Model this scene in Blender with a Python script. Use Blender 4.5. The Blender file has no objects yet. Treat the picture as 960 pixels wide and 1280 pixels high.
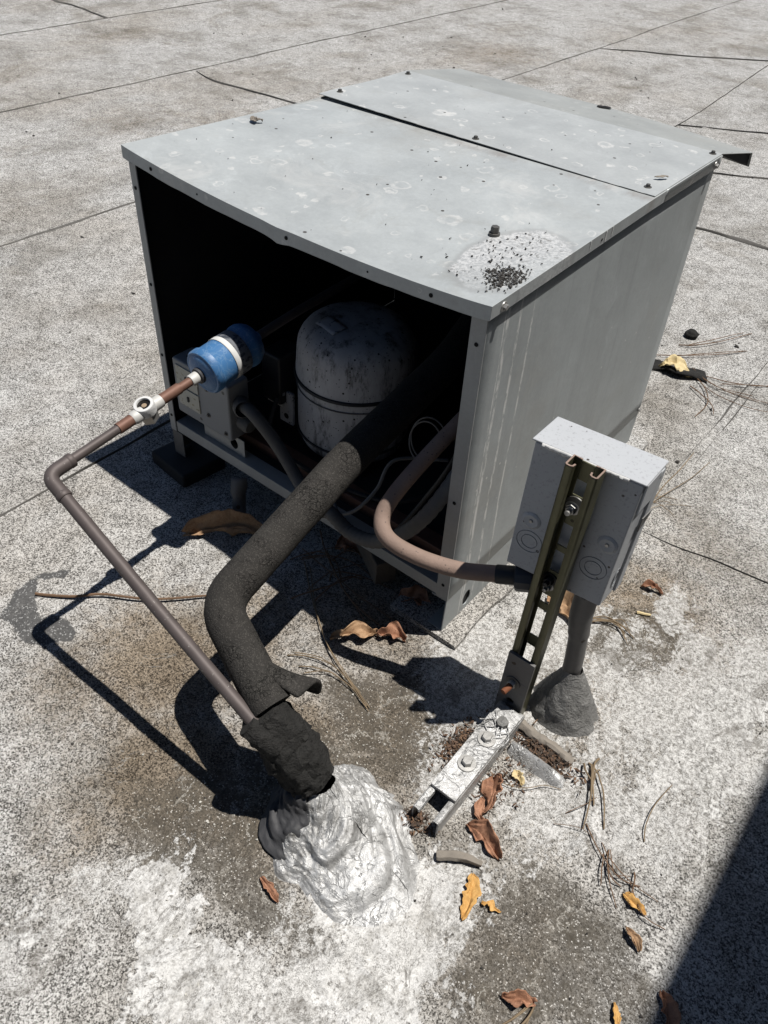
import bpy, bmesh, math, random
import numpy as np
from mathutils import Vector, Matrix

random.seed(7)
rng = np.random.default_rng(7)
SC = bpy.context.scene
COL = SC.collection
rad = math.radians

# ------------------------------------------------------------------ camera
cam_d = bpy.data.cameras.new('camera')
cam = bpy.data.objects.new('camera', cam_d)
COL.objects.link(cam)
SC.camera = cam
cam_d.sensor_width = 36.0
cam_d.lens = 27.859
cam_d.clip_start = 0.02
cam_d.clip_end = 500
cam.matrix_world = Matrix(((0.777304, -0.463014, 0.42593, 1.0529),
                           (0.626095, 0.502947, -0.59586, -0.7425),
                           (0.061671, 0.729837, 0.680833, 0.9551),
                           (0, 0, 0, 1)))
# ------------------------------------------------------------------ light
SUN_AZ, SUN_EL = rad(48), rad(74.3)
LDIR = Vector((math.sin(SUN_AZ) * math.cos(SUN_EL), math.cos(SUN_AZ) * math.cos(SUN_EL), math.sin(SUN_EL)))
world = bpy.data.worlds.new('World')
SC.world = world
world.use_nodes = True
wn = world.node_tree
sky = wn.nodes.new('ShaderNodeTexSky')
sky.sky_type = 'NISHITA'
sky.sun_disc = False
sky.sun_elevation = SUN_EL
sky.sun_rotation = SUN_AZ
sky.altitude = 600
sky.air_density = 0.8
sky.dust_density = 0.4
wn.links.new(sky.outputs[0], wn.nodes['Background'].inputs['Color'])
wn.nodes['Background'].inputs['Strength'].default_value = 0.05
sl = bpy.data.lights.new('sun', 'SUN')
sl.energy = 5.0
sl.angle = rad(0.53)
sl.color = (1.0, 0.965, 0.91)
sun = bpy.data.objects.new('sun', sl)
COL.objects.link(sun)
sun.rotation_euler = LDIR.to_track_quat('Z', 'Y').to_euler()
SC.view_settings.view_transform = 'Standard'
SC.view_settings.look = 'None'
SC.view_settings.exposure = 0.42
SC.view_settings.gamma = 1.0
SC.render.engine = 'CYCLES'
SC.cycles.diffuse_bounces = 2

# ------------------------------------------------------------------ node helpers
ALB = .62      # real-world reflectance scale of every paint below
class NT:
    def __init__(s, name):
        s.m = bpy.data.materials.new(name)
        s.m.use_nodes = True
        s.t = s.m.node_tree
        s.b = s.t.nodes['Principled BSDF']
        s.tc = None
    def n(s, kind, **kw):
        nd = s.t.nodes.new(kind)
        for k, v in kw.items():
            setattr(nd, k, v)
        return nd
    def set(s, sock, v):
        if v is None:
            return
        if isinstance(v, bpy.types.NodeSocket):
            s.t.links.new(v, sock)
        else:
            if sock.type == 'RGBA' and len(v) == 3:
                v = (*v, 1)
            sock.default_value = v
    def pos(s, scale=(1, 1, 1), loc=(0, 0, 0), rot=(0, 0, 0)):
        g = s.n('ShaderNodeTexCoord')
        m = s.n('ShaderNodeMapping')
        m.inputs['Scale'].default_value = scale
        m.inputs['Location'].default_value = loc
        m.inputs['Rotation'].default_value = rot
        s.t.links.new(g.outputs['Object'], m.inputs[0])
        return m.outputs[0]
    def noise(s, scale, detail=4, rough=.55, vec=None, dist=0, out=0):
        n = s.n('ShaderNodeTexNoise')
        n.inputs['Scale'].default_value = scale
        n.inputs['Detail'].default_value = detail
        n.inputs['Roughness'].default_value = rough
        n.inputs['Distortion'].default_value = dist
        s.set(n.inputs['Vector'], vec if vec is not None else s.pos())
        return n.outputs[out]
    def voro(s, scale, feature='F1', vec=None, out='Distance', rnd=1):
        n = s.n('ShaderNodeTexVoronoi', feature=feature)
        n.inputs['Scale'].default_value = scale
        n.inputs['Randomness'].default_value = rnd
        s.set(n.inputs['Vector'], vec if vec is not None else s.pos())
        return n.outputs[out]
    def ramp(s, fac, stops, interp='LINEAR'):
        r = s.n('ShaderNodeValToRGB')
        r.color_ramp.interpolation = interp
        e = r.color_ramp.elements
        while len(e) < len(stops):
            e.new(0.5)
        for el, (p, c) in zip(e, stops):
            el.position = p
            if not isinstance(c, (tuple, list)):
                c = (c, c, c)
            el.color = (*c, 1)
        s.set(r.inputs[0], fac)
        return r.outputs[0]
    def math(s, op, a, b=0.0, c=0.0, clamp=False):
        m = s.n('ShaderNodeMath', operation=op, use_clamp=clamp)
        s.set(m.inputs[0], a); s.set(m.inputs[1], b); s.set(m.inputs[2], c)
        return m.outputs[0]
    def mix(s, f, a, b, mode='MIX'):
        m = s.n('ShaderNodeMix', data_type='RGBA', blend_type=mode)
        s.set(m.inputs[0], f); s.set(m.inputs[6], a); s.set(m.inputs[7], b)
        return m.outputs[2]
    def sstep(s, v, lo, hi):
        m = s.n('ShaderNodeMapRange', interpolation_type='SMOOTHSTEP')
        s.set(m.inputs[0], v); s.set(m.inputs[1], lo); s.set(m.inputs[2], hi)
        return m.outputs[0]
    def sep(s, v):
        x = s.n('ShaderNodeSeparateXYZ')
        s.set(x.inputs[0], v)
        return x.outputs
    def attr(s, name):
        a = s.n('ShaderNodeAttribute', attribute_name=name)
        return a.outputs['Fac']
    def bump(s, h, strength=.5, dist=.002, prev=None):
        b = s.n('ShaderNodeBump')
        b.inputs['Strength'].default_value = strength
        b.inputs['Distance'].default_value = dist
        s.set(b.inputs['Height'], h)
        if prev is not None:
            s.set(b.inputs['Normal'], prev)
        return b.outputs[0]
    def done(s, col, rough=.6, metal=0.0, normal=None, spec=.5):
        col = s.mix(1.0, col, (ALB, ALB, ALB), 'MULTIPLY')
        spec *= .7
        s.set(s.b.inputs['Base Color'], col)
        s.set(s.b.inputs['Roughness'], rough)
        s.set(s.b.inputs['Metallic'], metal)
        s.b.inputs['Specular IOR Level'].default_value = spec
        if normal is not None:
            s.set(s.b.inputs['Normal'], normal)
        return s.m

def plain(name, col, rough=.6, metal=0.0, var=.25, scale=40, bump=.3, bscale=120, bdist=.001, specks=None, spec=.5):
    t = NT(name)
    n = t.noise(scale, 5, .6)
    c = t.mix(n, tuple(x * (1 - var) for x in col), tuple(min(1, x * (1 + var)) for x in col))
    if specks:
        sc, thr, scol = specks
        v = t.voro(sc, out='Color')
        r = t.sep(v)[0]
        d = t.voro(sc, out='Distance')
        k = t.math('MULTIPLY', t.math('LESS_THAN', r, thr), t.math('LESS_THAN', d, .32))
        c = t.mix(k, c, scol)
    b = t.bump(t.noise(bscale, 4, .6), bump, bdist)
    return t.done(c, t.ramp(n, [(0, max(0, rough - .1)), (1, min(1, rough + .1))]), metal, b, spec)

# ------------------------------------------------------------------ materials
def mat_roof():
    t = NT('granule_roofing')
    p = t.pos()
    cell = t.sep(t.voro(500, out='Color', vec=p))[0]
    cell2 = t.sep(t.voro(980, out='Color', vec=p))[1]
    big = t.noise(5, 5, .6, p)
    mid = t.noise(30, 5, .65, p)
    tone = t.math('ADD', t.math('MULTIPLY', cell, .6), t.math('MULTIPLY', cell2, .4))
    tone = t.math('ADD', tone, t.math('ADD', t.math('MULTIPLY', t.math('SUBTRACT', mid, .5), .5), t.math('MULTIPLY', t.math('SUBTRACT', t.noise(110, 4, .65, p), .5), .28)))
    gran = t.ramp(tone, [(.10, (.05, .048, .045)), (.30, (.17, .165, .158)), (.44, (.41, .402, .388)), (.62, (.60, .592, .575)), (.88, (.86, .855, .84))])
    big2 = t.noise(1.7, 4, .65, t.pos((1, .45, 1)))
    big3 = t.noise(9, 6, .7, t.pos((1, .6, 1), (4, 2, 0)))
    gran = t.mix(t.math('MULTIPLY', t.sstep(big, .44, .70), .85), gran, t.mix(1.0, gran, (.66, .645, .62), 'MULTIPLY'))
    smg = t.noise(2.6, 7, .72, t.pos((1, .8, 1), (1, 7, 0)), dist=.8)
    gran = t.mix(t.math('MULTIPLY', t.sstep(smg, .52, .68), .8), gran, t.mix(1.0, gran, (.66, .63, .585), 'MULTIPLY'))
    gran = t.mix(t.sstep(big2, .42, .75), gran, t.mix(1.0, gran, (.85, .81, .76), 'MULTIPLY'))
    gran = t.mix(t.math('MULTIPLY', t.sstep(big3, .60, .72), .75), gran, t.mix(1.0, gran, (.56, .54, .51), 'MULTIPLY'))
    nz = t.noise(28, 5, .65, p)
    nf = t.noise(130, 3, .6, p)
    wob = t.math('ADD', t.math('MULTIPLY', t.math('SUBTRACT', nz, .5), 1.1), t.math('MULTIPLY', t.math('SUBTRACT', nf, .5), .6))
    def mask(name, lo=.35, hi=.65, w=1.0):
        return t.sstep(t.math('ADD', t.attr(name), t.math('MULTIPLY', wob, w)), lo, hi)
    dirt = t.math('MULTIPLY', mask('dirt', .05, .95, .8), .92)
    c = t.mix(dirt, gran, t.mix(1.0, gran, (.50, .41, .31), 'MULTIPLY'))
    # smooth mastic with scattered granules
    sm = mask('smooth', .3, .7, .8)
    mast = t.mix(t.ramp(t.noise(45, 6, .72, p), [(.3, 0), (.7, 1)]), (.062, .054, .043), (.140, .123, .098))
    crs = t.voro(9, 'DISTANCE_TO_EDGE', vec=t.mix(.10, p, t.noise(14, 5, .65, p, out=1)))
    mast = t.mix(t.math('MULTIPLY', t.sstep(crs, .020, .004), t.sstep(nz, .42, .55)), mast, (.40, .38, .34))
    dot = t.math('MULTIPLY', t.math('GREATER_THAN', cell, .84), t.math('LESS_THAN', t.voro(400, vec=p), .38))
    mast = t.mix(dot, mast, (.72, .70, .66))
    mast = t.mix(t.math('MULTIPLY', t.math('LESS_THAN', cell2, .28), .5), mast, (.085, .078, .068))
    c = t.mix(t.math('MULTIPLY', sm, t.math('ADD', .72, t.math('MULTIPLY', t.math('SUBTRACT', mid, .5), 1.2), 0, True)), c, mast)
    # dark torn patch
    dk = mask('patch', .42, .58, .9)
    pcell = t.math('GREATER_THAN', cell, .9)
    pk = t.mix(t.noise(60, 6, .7, p), (.05, .05, .052), (.15, .148, .145))
    pk = t.mix(t.math('MULTIPLY', pcell, .6), pk, (.5, .5, .49))
    c = t.mix(t.math('MULTIPLY', dk, .93), c, pk)
    # white coating: patchy, cracked, worn through to the granules
    wraw = t.math('ADD', t.attr('white'), t.math('ADD', t.math('MULTIPLY', wob, .9), t.math('MULTIPLY', t.math('SUBTRACT', t.noise(15, 6, .7, t.pos((1, .38, 1), (7, 3, 0), (0, 0, .12))), .5), 1.5)))
    wraw = t.math('ADD', wraw, t.math('MULTIPLY', t.math('SUBTRACT', t.noise(75, 5, .7, p), .5), .8))
    wh = t.sstep(wraw, .50, .60)
    wn_ = t.noise(52, 7, .78, t.pos((1, .55, 1), (0, 0, 0), (0, 0, .12)), dist=.8)
    wn_ = t.math('ADD', t.math('MULTIPLY', wn_, .5), t.math('MULTIPLY', t.noise(165, 5, .75, p), .5))
    wc = t.mix(t.ramp(wn_, [(.36, 0), (.53, 1)]), (.17, .16, .145), (.97, .965, .95))
    wc = t.mix(t.math('MULTIPLY', t.sstep(t.noise(26, 5, .65, t.pos((1, .7, 1), (2, 2, 0))), .50, .64), .55), wc, (.30, .285, .255))
    wc = t.mix(.25, wc, t.mix(1.0, gran, (1.25, 1.25, 1.25), 'MULTIPLY'))
    line = t.math('ABSOLUTE', t.math('SUBTRACT', t.noise(16, 6, .7, t.pos((1, .4, 1), (3, 8, 0), (0, 0, .12)), dist=1.2), .5))
    wc = t.mix(t.math('MULTIPLY', t.sstep(line, .014, .002), .6), wc, (.16, .15, .135))
    wc = t.mix(t.math('MULTIPLY', t.sstep(t.noise(170, 3, .6, p), .58, .68), .8), wc, (.19, .18, .165))
    c = t.mix(t.math('MULTIPLY', wh, .95), c, wc)
    # thin pale wash brushed over the roof round the supports
    wlow = t.noise(9, 7, .72, t.pos((1, .6, 1), (4, 4, 0), (0, 0, .5)), dist=.7)
    wfin = t.noise(150, 5, .78, p, dist=.5)
    ws = t.math('ADD', t.attr('wash'), t.math('ADD', t.math('MULTIPLY', t.math('SUBTRACT', wlow, .52), 4.2), t.math('MULTIPLY', t.math('SUBTRACT', wfin, .5), 1.6)))
    ws = t.math('MULTIPLY', t.sstep(ws, .45, .75), t.sstep(t.attr('wash'), .05, .3))
    wsc = t.mix(t.ramp(wfin, [(.38, 0), (.56, 1)]), (.24, .23, .21), (.84, .83, .81))
    wsc = t.mix(t.math('MULTIPLY', t.math('LESS_THAN', cell2, .25), .65), wsc, (.12, .115, .105))
    c = t.mix(t.math('MULTIPLY', ws, .8), c, wsc)
    wbr = t.math('MULTIPLY', t.sstep(t.noise(16, 6, .72, t.pos((1, .7, 1), (8, 1, 0)), dist=.9), .53, .66), t.sstep(t.attr('wash'), .1, .5))
    c = t.mix(t.math('MULTIPLY', wbr, .55), c, (.135, .12, .10))
    # pale scuffs and hairlines everywhere near
    line2 = t.math('ABSOLUTE', t.math('SUBTRACT', t.noise(7, 6, .7, t.pos((1, 1, 1), (13, 5, 0)), dist=1.5), .5))
    c = t.mix(t.math('MULTIPLY', t.math('MULTIPLY', t.sstep(line2, .006, .001), t.sstep(nz, .5, .6)), .45), c, (.62, .61, .58))
    b1 = t.bump(tone, .5, .0018)
    b2 = t.bump(t.math('ADD', t.noise(60, 6, .7, p), t.math('MULTIPLY', wh, 1.1)), .5, .005, b1)
    return t.done(c, .9, 0, b2, .2)

def mat_galv(name='galvanized_steel', spots=1.0, base=(.47, .485, .49), streak=0, crust=False):
    t = NT(name)
    p = t.pos()
    n = t.noise(9, 6, .65, p)
    c = t.mix(n, tuple(x * .74 for x in base), tuple(x * 1.2 for x in base))
    c = t.mix(t.noise(150, 5, .75, p), t.mix(1.0, c, (.84, .84, .845), 'MULTIPLY'), t.mix(1.0, c, (1.14, 1.14, 1.13), 'MULTIPLY'))
    c = t.mix(t.math('MULTIPLY', t.sstep(t.noise(3.1, 5, .7, p), .5, .75), .4), c, (.44, .425, .385))
    c = t.mix(t.math('MULTIPLY', t.sstep(t.noise(17, 6, .75, p, dist=.7), .55, .75), .35), c, tuple(min(1, x * 1.4) for x in base))
    rough = t.ramp(n, [(0, .42), (1, .62)])
    hgt = t.noise(400, 3, .6, p)
    if spots:
        wv = t.mix(.035, p, t.noise(22, 3, .6, p, out=1))
        for sc, thr, lo, hi in ((15, .38, .20, .42), (24, .46, .2, .42), (37, .34, .2, .4)):
            d = t.voro(sc, vec=wv)
            r = t.sep(t.voro(sc, out='Color', vec=wv))
            on = t.math('LESS_THAN', r[0], thr)
            rad_ = t.math('ADD', t.math('MULTIPLY', r[1], .16), .12)
            q = t.math('DIVIDE', d, rad_)
            ring = t.math('MULTIPLY', t.sstep(q, .55, .88), t.sstep(q, 1.12, .96))
            disc = t.math('MULTIPLY', t.sstep(q, 1.1, .9), t.math('GREATER_THAN', r[2], .74))
            k = t.math('MULTIPLY', t.math('MAXIMUM', ring, disc), on)
            k = t.math('MULTIPLY', k, t.sstep(t.noise(60, 4, .7, p), .33, .6))
            c = t.mix(t.math('MULTIPLY', k, .62 * spots), c, (.82, .82, .80))
        sp = t.sep(t.voro(70, out='Color', vec=p))[0]
        dd = t.voro(70, vec=p)
        k = t.math('MULTIPLY', t.math('LESS_THAN', sp, .028), t.math('LESS_THAN', dd, .2))
        c = t.mix(k, c, (.10, .09, .08))
    if crust:
        yb_ = t.math('ABSOLUTE', t.math('SUBTRACT', t.sep(p)[1], .431))
        rs = t.math('MULTIPLY', t.sstep(yb_, .020, .0), t.sstep(t.noise(14, 5, .7, t.pos((1, .4, 1))), .42, .62))
        c = t.mix(t.math('MULTIPLY', rs, .45), c, (.27, .205, .165))
        ch = t.sstep(t.noise(6.5, 6, .72, t.pos((1, 1, 1), (9, 4, 0)), dist=1.0), .52, .70)
        c = t.mix(t.math('MULTIPLY', ch, .40), c, (.80, .80, .78))
        dg = t.sstep(t.noise(8, 6, .75, t.pos((1, 1, 1), (3, 14, 0)), dist=.6), .54, .72)
        c = t.mix(t.math('MULTIPLY', dg, .35), c, (.38, .375, .34))
        x, y, z = t.sep(p)[:3]
        ex = t.math('DIVIDE', t.math('SUBTRACT', x, .603), .068)
        ey = t.math('DIVIDE', t.math('SUBTRACT', y, .125), .098)
        e = t.math('SQRT', t.math('ADD', t.math('MULTIPLY', ex, ex), t.math('MULTIPLY', ey, ey)))
        e = t.math('ADD', e, t.math('MULTIPLY', t.math('SUBTRACT', t.noise(25, 4, .6, p), .5), .45))
        k = t.sstep(e, 1.0, .93)
        rim = t.math('MULTIPLY', t.sstep(e, .90, 1.0), t.sstep(e, 1.12, 1.0))
        gr = t.noise(230, 4, .7, p)
        cc = t.mix(t.sstep(gr, .40, .60), (.46, .47, .48), (.84, .84, .84))
        cc = t.mix(t.sstep(t.noise(120, 3, .6, p), .60, .66), cc, (.28, .27, .26))
        lf_ = t.sstep(t.math('ADD', x, t.math('MULTIPLY', y, -.6)), .60, .50)
        c = t.mix(t.math('MULTIPLY', k, t.math('ADD', .22, t.math('MULTIPLY', lf_, .5))), c, cc)
        c = t.mix(t.math('MULTIPLY', rim, .35), c, (.33, .33, .33))
        hgt = t.math('ADD', hgt, t.math('MULTIPLY', t.math('MULTIPLY', k, gr), 2.0))
    if streak:
        ps = t.pos((1, 55, 1.6))
        st = t.noise(1, 5, .7, ps)
        c = t.mix(t.math('MULTIPLY', t.sstep(st, .50, .75), .45), c, tuple(x * .68 for x in base))
        st2 = t.noise(1, 5, .7, t.pos((1, 38, 1.1), (0, 3, 5)))
        c = t.mix(t.math('MULTIPLY', t.sstep(st2, .58, .78), .35), c, (.74, .74, .72))
        y = t.sep(p)[1]
        z = t.sep(p)[2]
        yy = t.math('ADD', y, t.math('MULTIPLY', t.math('SUBTRACT', t.noise(3, 2, .5, t.pos((1, 1, 1.3))), .5), .02))
        run = None
        for y0, w in ((.052, .0048), (.083, .0042), (.118, .003), (.045, .002)):
            a = t.math('ABSOLUTE', t.math('SUBTRACT', yy, y0))
            s_ = t.sstep(a, w, w * .3)
            run = s_ if run is None else t.math('MAXIMUM', run, s_)
        run = t.math('MULTIPLY', run, t.sstep(t.noise(110, 5, .75, t.pos((1, 1, .30))), .42, .56))
        c = t.mix(t.math('MULTIPLY', run, .9), c, (.95, .95, .93))
        sp = t.voro(55, vec=p)
        rr = t.sep(t.voro(55, out='Color', vec=p))[0]
        k = t.math('MULTIPLY', t.math('LESS_THAN', rr, .07), t.math('LESS_THAN', sp, .11))
        c = t.mix(k, c, (.8, .8, .78))
    b = t.bump(hgt, .12, .0008)
    b = t.bump(t.noise(6, 4, .5, p), .4, .008, b)
    return t.done(c, rough, .25, b, .5)

def mat_foam():
    t = NT('pipe_insulation_foam')
    p = t.pos()
    wv = t.mix(.02, p, t.noise(60, 3, .6, p, out=1))
    crk = t.sstep(t.voro(150, 'DISTANCE_TO_EDGE', vec=wv), .0, .10)
    big = t.noise(20, 4, .6, p)
    keep = t.math('MAXIMUM', crk, t.sstep(t.noise(24, 3, .6, p), .64, .46))
    c = t.mix(big, (.032, .030, .028), (.064, .060, .055))
    c = t.mix(t.math('MULTIPLY', t.math('SUBTRACT', 1.0, keep), .85), c, (.012, .012, .011))
    k = t.math('LESS_THAN', t.sep(t.voro(900, out='Color', vec=p))[0], .16)
    c = t.mix(t.math('MULTIPLY', k, .35), c, (.16, .15, .135))
    h = t.math('ADD', t.math('MULTIPLY', keep, 1.0), t.math('MULTIPLY', t.noise(420, 3, .7, p), 1.3))
    return t.done(c, .93, 0, t.bump(h, .8, .0016), .2)

def mat_mastic(name, lo, hi, rough=.85, bs=60, bd=.006, strength=.8):
    t = NT(name)
    p = t.pos()
    n = t.noise(bs, 6, .7, p, dist=.6)
    c = t.mix(n, lo, hi)
    h = t.math('ADD', n, t.math('MULTIPLY', t.noise(bs * 5, 4, .6, p), .35))
    return t.done(c, rough, 0, t.bump(h, strength, bd), .3)

def mat_silver():
    t = NT('silver_roof_paint')
    p = t.pos()
    n = t.noise(22, 6, .68, p, dist=1.2)
    f = t.noise(120, 5, .7, p, dist=.8)
    c = t.mix(t.ramp(n, [(.32, 0), (.60, 1)]), (.30, .295, .285), (.72, .72, .715))
    gr = t.sstep(t.noise(60, 7, .8, t.pos((1, 1, 1), (5, 1, 2))), .52, .66)
    c = t.mix(t.math('MULTIPLY', t.math('MULTIPLY', gr, t.sstep(n, .66, .42)), .8), c, (.15, .14, .125))
    l = t.math('ABSOLUTE', t.math('SUBTRACT', t.noise(26, 4, .6, t.pos((1, 1, 1), (2, 9, 0)), dist=1.4), .5))
    c = t.mix(t.math('MULTIPLY', t.math('MULTIPLY', t.sstep(l, .007, .001), t.sstep(f, .45, .55)), .6), c, (.13, .125, .115))
    b = t.bump(t.math('ADD', t.math('MULTIPLY', n, 1.0), t.math('ADD', t.math('MULTIPLY', f, .5), t.math('MULTIPLY', t.sstep(l, .0, .02), .4))), .7, .005)
    return t.done(c, t.ramp(f, [(.3, .52), (.7, .36)]), .35, b, .6)

def mat_copper():
    t = NT('tarnished_copper')
    p = t.pos()
    n = t.noise(30, 5, .65, p)
    c = t.mix(n, (.085, .070, .067), (.175, .145, .138))
    c = t.mix(t.sstep(t.noise(160, 4, .7, p), .64, .70), c, (.34, .32, .30))
    c = t.mix(t.math('MULTIPLY', t.sstep(t.noise(14, 4, .6, p), .52, .72), .6), c, (.085, .075, .072))
    return t.done(c, .58, .25, t.bump(n, .2, .001), .45)

def mat_comp():
    t = NT('white_compressor_paint')
    p = t.pos()
    n = t.noise(22, 6, .7, t.pos((1, 1, .4)))
    c = t.mix(n, (.30, .31, .33), (.72, .73, .77))
    c = t.mix(t.math('MULTIPLY', t.sstep(t.noise(26, 7, .78, t.pos((1.3, 1.3, .4))), .48, .66), .9), c, (.05, .05, .05))
    for sc, th in ((260, .10), (140, .05)):
        k = t.math('MULTIPLY', t.math('LESS_THAN', t.sep(t.voro(sc, out='Color', vec=p))[0], th), t.math('LESS_THAN', t.voro(sc, vec=p), .28))
        c = t.mix(k, c, (.03, .03, .03))
    return t.done(c, .55, 0, t.bump(n, .2, .001), .4)

def mat_leaf(name, a, b, d):
    t = NT(name)
    p = t.pos()
    c = t.mix(t.ramp(t.noise(48, 6, .7, p), [(.3, 0), (.7, 1)]), a, b)
    vn = t.voro(130, 'DISTANCE_TO_EDGE', vec=t.mix(.04, p, t.noise(60, 3, .6, p, out=1)))
    c = t.mix(t.math('MULTIPLY', t.sstep(vn, .07, .0), .35), c, tuple(min(1, x * 1.4) for x in b))
    c = t.mix(t.math('MULTIPLY', t.sstep(t.noise(120, 4, .7, p), .58, .72), .7), c, d)
    return t.done(c, .7, 0, t.bump(t.noise(150, 4, .6, p), .5, .001), .3)

def mat_blue():
    t = NT('blue_drier_paint')
    p = t.pos()
    v = t.voro(75, 'DISTANCE_TO_EDGE', vec=t.mix(.05, p, t.noise(30, 3, .6, p, out=1)))
    c = t.mix(t.noise(35, 5, .6, p), (.045, .15, .36), (.085, .245, .50))
    c = t.mix(t.math('MULTIPLY', t.sstep(v, .07, .0), .5), c, (.22, .36, .55))
    c = t.mix(t.math('MULTIPLY', t.sstep(t.noise(60, 5, .7, p), .60, .72), .6), c, (.03, .07, .15))
    return t.done(c, .45, 0, t.bump(v, .15, .0006), .5)

def mat_ebox():
    t = NT('gray_enclosure_paint')
    p = t.pos()
    c = t.mix(t.noise(14, 5, .6, p), (.50, .52, .55), (.60, .62, .65))
    for sc, th, ra in ((110, .05, .25), (60, .05, .16)):
        k = t.math('MULTIPLY', t.math('LESS_THAN', t.sep(t.voro(sc, out='Color', vec=p))[0], th), t.math('LESS_THAN', t.voro(sc, vec=p), ra))
        c = t.mix(k, c, (.09, .08, .075))
    c = t.mix(t.math('MULTIPLY', t.sstep(t.noise(260, 3, .7, p), .56, .66), .35), c, (.24, .24, .245))
    return t.done(c, .5, 0, t.bump(t.noise(200, 3, .6, p), .12, .0006), .45)

def mat_print(name, base, ink, sx, sy, thr):
    t = NT(name)
    rows = t.noise(1, 2, .6, t.pos((sx, sx, sy)))
    c = t.mix(t.math('GREATER_THAN', rows, thr), base, ink)
    return t.done(c, .6, 0, None, .3)

M = {}
M['roof'] = mat_roof()
M['lid'] = mat_galv('weathered_galvanized_lid', 1.0, (.56, .592, .60), 0, True)
M['rearlid'] = mat_galv('spotted_galvanized_lid', 1.35, (.56, .585, .59))
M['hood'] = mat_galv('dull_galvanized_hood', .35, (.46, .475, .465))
M['side'] = mat_galv('galvanized_side', 0, (.52, .555, .565), 1)
M['galv'] = mat_galv('galvanized_frame', 0, (.47, .485, .485))
M['pan_shade'] = plain('shade_dark_base_pan', (.05, .048, .045), .8, 0, .5, 30, .5, 100, .002)  # dark colour paints in the shade on the cabinet floor
M['painted_shade'] = plain('black_shade_paint', (.013, .014, .017), .8, 0, .4)  # near-black colour stands in for shade inside the cabinet and under the hood
M['foam'] = mat_foam()
M['tar'] = mat_mastic('black_mastic', (.018, .018, .018), (.062, .060, .056), .9, 70, .010, 1.0)
M['greymastic'] = mat_mastic('gray_mastic', (.09, .088, .083), (.46, .455, .44), .75, 48, .008, 1.0)
M['tape'] = mat_mastic('gray_tape', (.05, .05, .053), (.085, .085, .09), .6, 25, .004, .5)
M['silver'] = mat_silver()
M['copper'] = mat_copper()
M['dot'] = plain('tan_dot', (.40, .30, .20), .6)
M['braze'] = plain('browned_copper', (.22, .115, .082), .6, .25, .35, 50)
M['solder'] = plain('white_solder_flux', (.70, .69, .66), .55, .1, .15, 80)
M['chrome'] = plain('nickel_plated', (.55, .54, .52), .38, .6, .15, 60)
M['glass'] = plain('dark_sight_lens', (.02, .018, .015), .12, 0, .3, 90, 0)
M['comp'] = mat_comp()
M['blue'] = mat_blue()
M['label'] = plain('white_label', (.80, .80, .78), .6, 0, .06)
M['greylabel'] = mat_print('printed_gray_label', (.20, .21, .23), (.07, .08, .10), 90, 220, .56)
M['sticker'] = mat_print('printed_white_sticker', (.62, .63, .66), (.25, .26, .30), 60, 10, .60)
M['dial'] = mat_print('printed_dial_card', (.66, .64, .55), (.40, .36, .26), 110, 160, .64)
M['ctrl'] = plain('gray_control_paint', (.30, .315, .33), .5, 0, .12, 30, .15, 200, .0006, (90, .05, (.06, .06, .06)))
M['ebox'] = mat_ebox()
M['conduit'] = plain('weathered_tan_conduit', (.325, .232, .188), .8, 0, .4, 26, .5, 260, .0012, (320, .06, (.13, .10, .09)))
M['hose'] = plain('gray_conduit', (.13, .128, .125), .7, 0, .25, 40, .3, 200, .0008)
M['black'] = plain('black_plastic', (.018, .019, .022), .5, 0, .3)
M['nut'] = plain('dark_blue_plastic', (.028, .034, .048), .45, 0, .3)
M['hole'] = plain('dark_hole', (.006, .006, .006), .9, 0, .1)
M['zinc'] = plain('olive_zinc_strut', (.17, .165, .10), .42, .55, .45, 35, .25, 160, .0008, (120, .05, (.05, .045, .03)))
M['bracket'] = plain('dull_steel_bracket', (.20, .195, .19), .6, .3, .3, 40, .4, 120, .001, (80, .08, (.09, .07, .055)))
M['rust'] = plain('rusted_bolt', (.24, .085, .04), .8, .1, .4, 120, .5)
M['steel'] = plain('bright_bolt', (.52, .51, .49), .4, .6, .2, 100)
M['darksteel'] = plain('dark_screw', (.16, .155, .145), .5, .5, .3, 150)
M['white'] = plain('white_paint', (.83, .83, .82), .55, 0, .06, 60, .4, 140, .002)
M['wood'] = plain('weathered_wood', (.15, .125, .10), .85, 0, .45, 30, .7, 90, .003)
M['blkwood'] = plain('black_rubber_block', (.02, .02, .022), .8, 0, .4)
M['twig'] = plain('dry_twig', (.20, .12, .07), .8, 0, .4, 60, .5)
M['needle'] = plain('dry_needle', (.26, .19, .115), .75, 0, .5, 40, .2)
M['bark'] = plain('gray_stick', (.30, .265, .225), .85, 0, .4, 50, .7, 130, .002)
M['leaf_tan'] = mat_leaf('tan_leaf', (.30, .165, .085), (.56, .37, .22), (.16, .08, .045))
M['leaf_brown'] = mat_leaf('brown_leaf', (.20, .09, .052), (.55, .29, .18), (.10, .045, .026))
M['leaf_orange'] = mat_leaf('orange_leaf', (.60, .31, .085), (.78, .47, .17), (.40, .18, .06))
M['leaf_yellow'] = mat_leaf('yellow_leaf', (.72, .55, .28), (.85, .70, .42), (.45, .30, .12))
M['straw'] = mat_leaf('brown_debris', (.085, .05, .032), (.20, .125, .085), (.04, .028, .02))
M['pan_shade2'] = plain('dark_soil', (.07, .05, .037), .9, 0, .5, 90, .6)
M['chip'] = plain('dark_grit', (.05, .045, .04), .8, 0, .6, 200)
M['wall'] = plain('gray_stucco', (.20, .195, .185), .9, 0, .1, 4, .6, 60, .006)
M['seam'] = mat_mastic('bitumen_bleed', (.07, .067, .062), (.21, .20, .185), .85, 50, .004)
M['wire'] = plain('gray_wire', (.22, .22, .22), .6, 0, .2)

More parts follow.
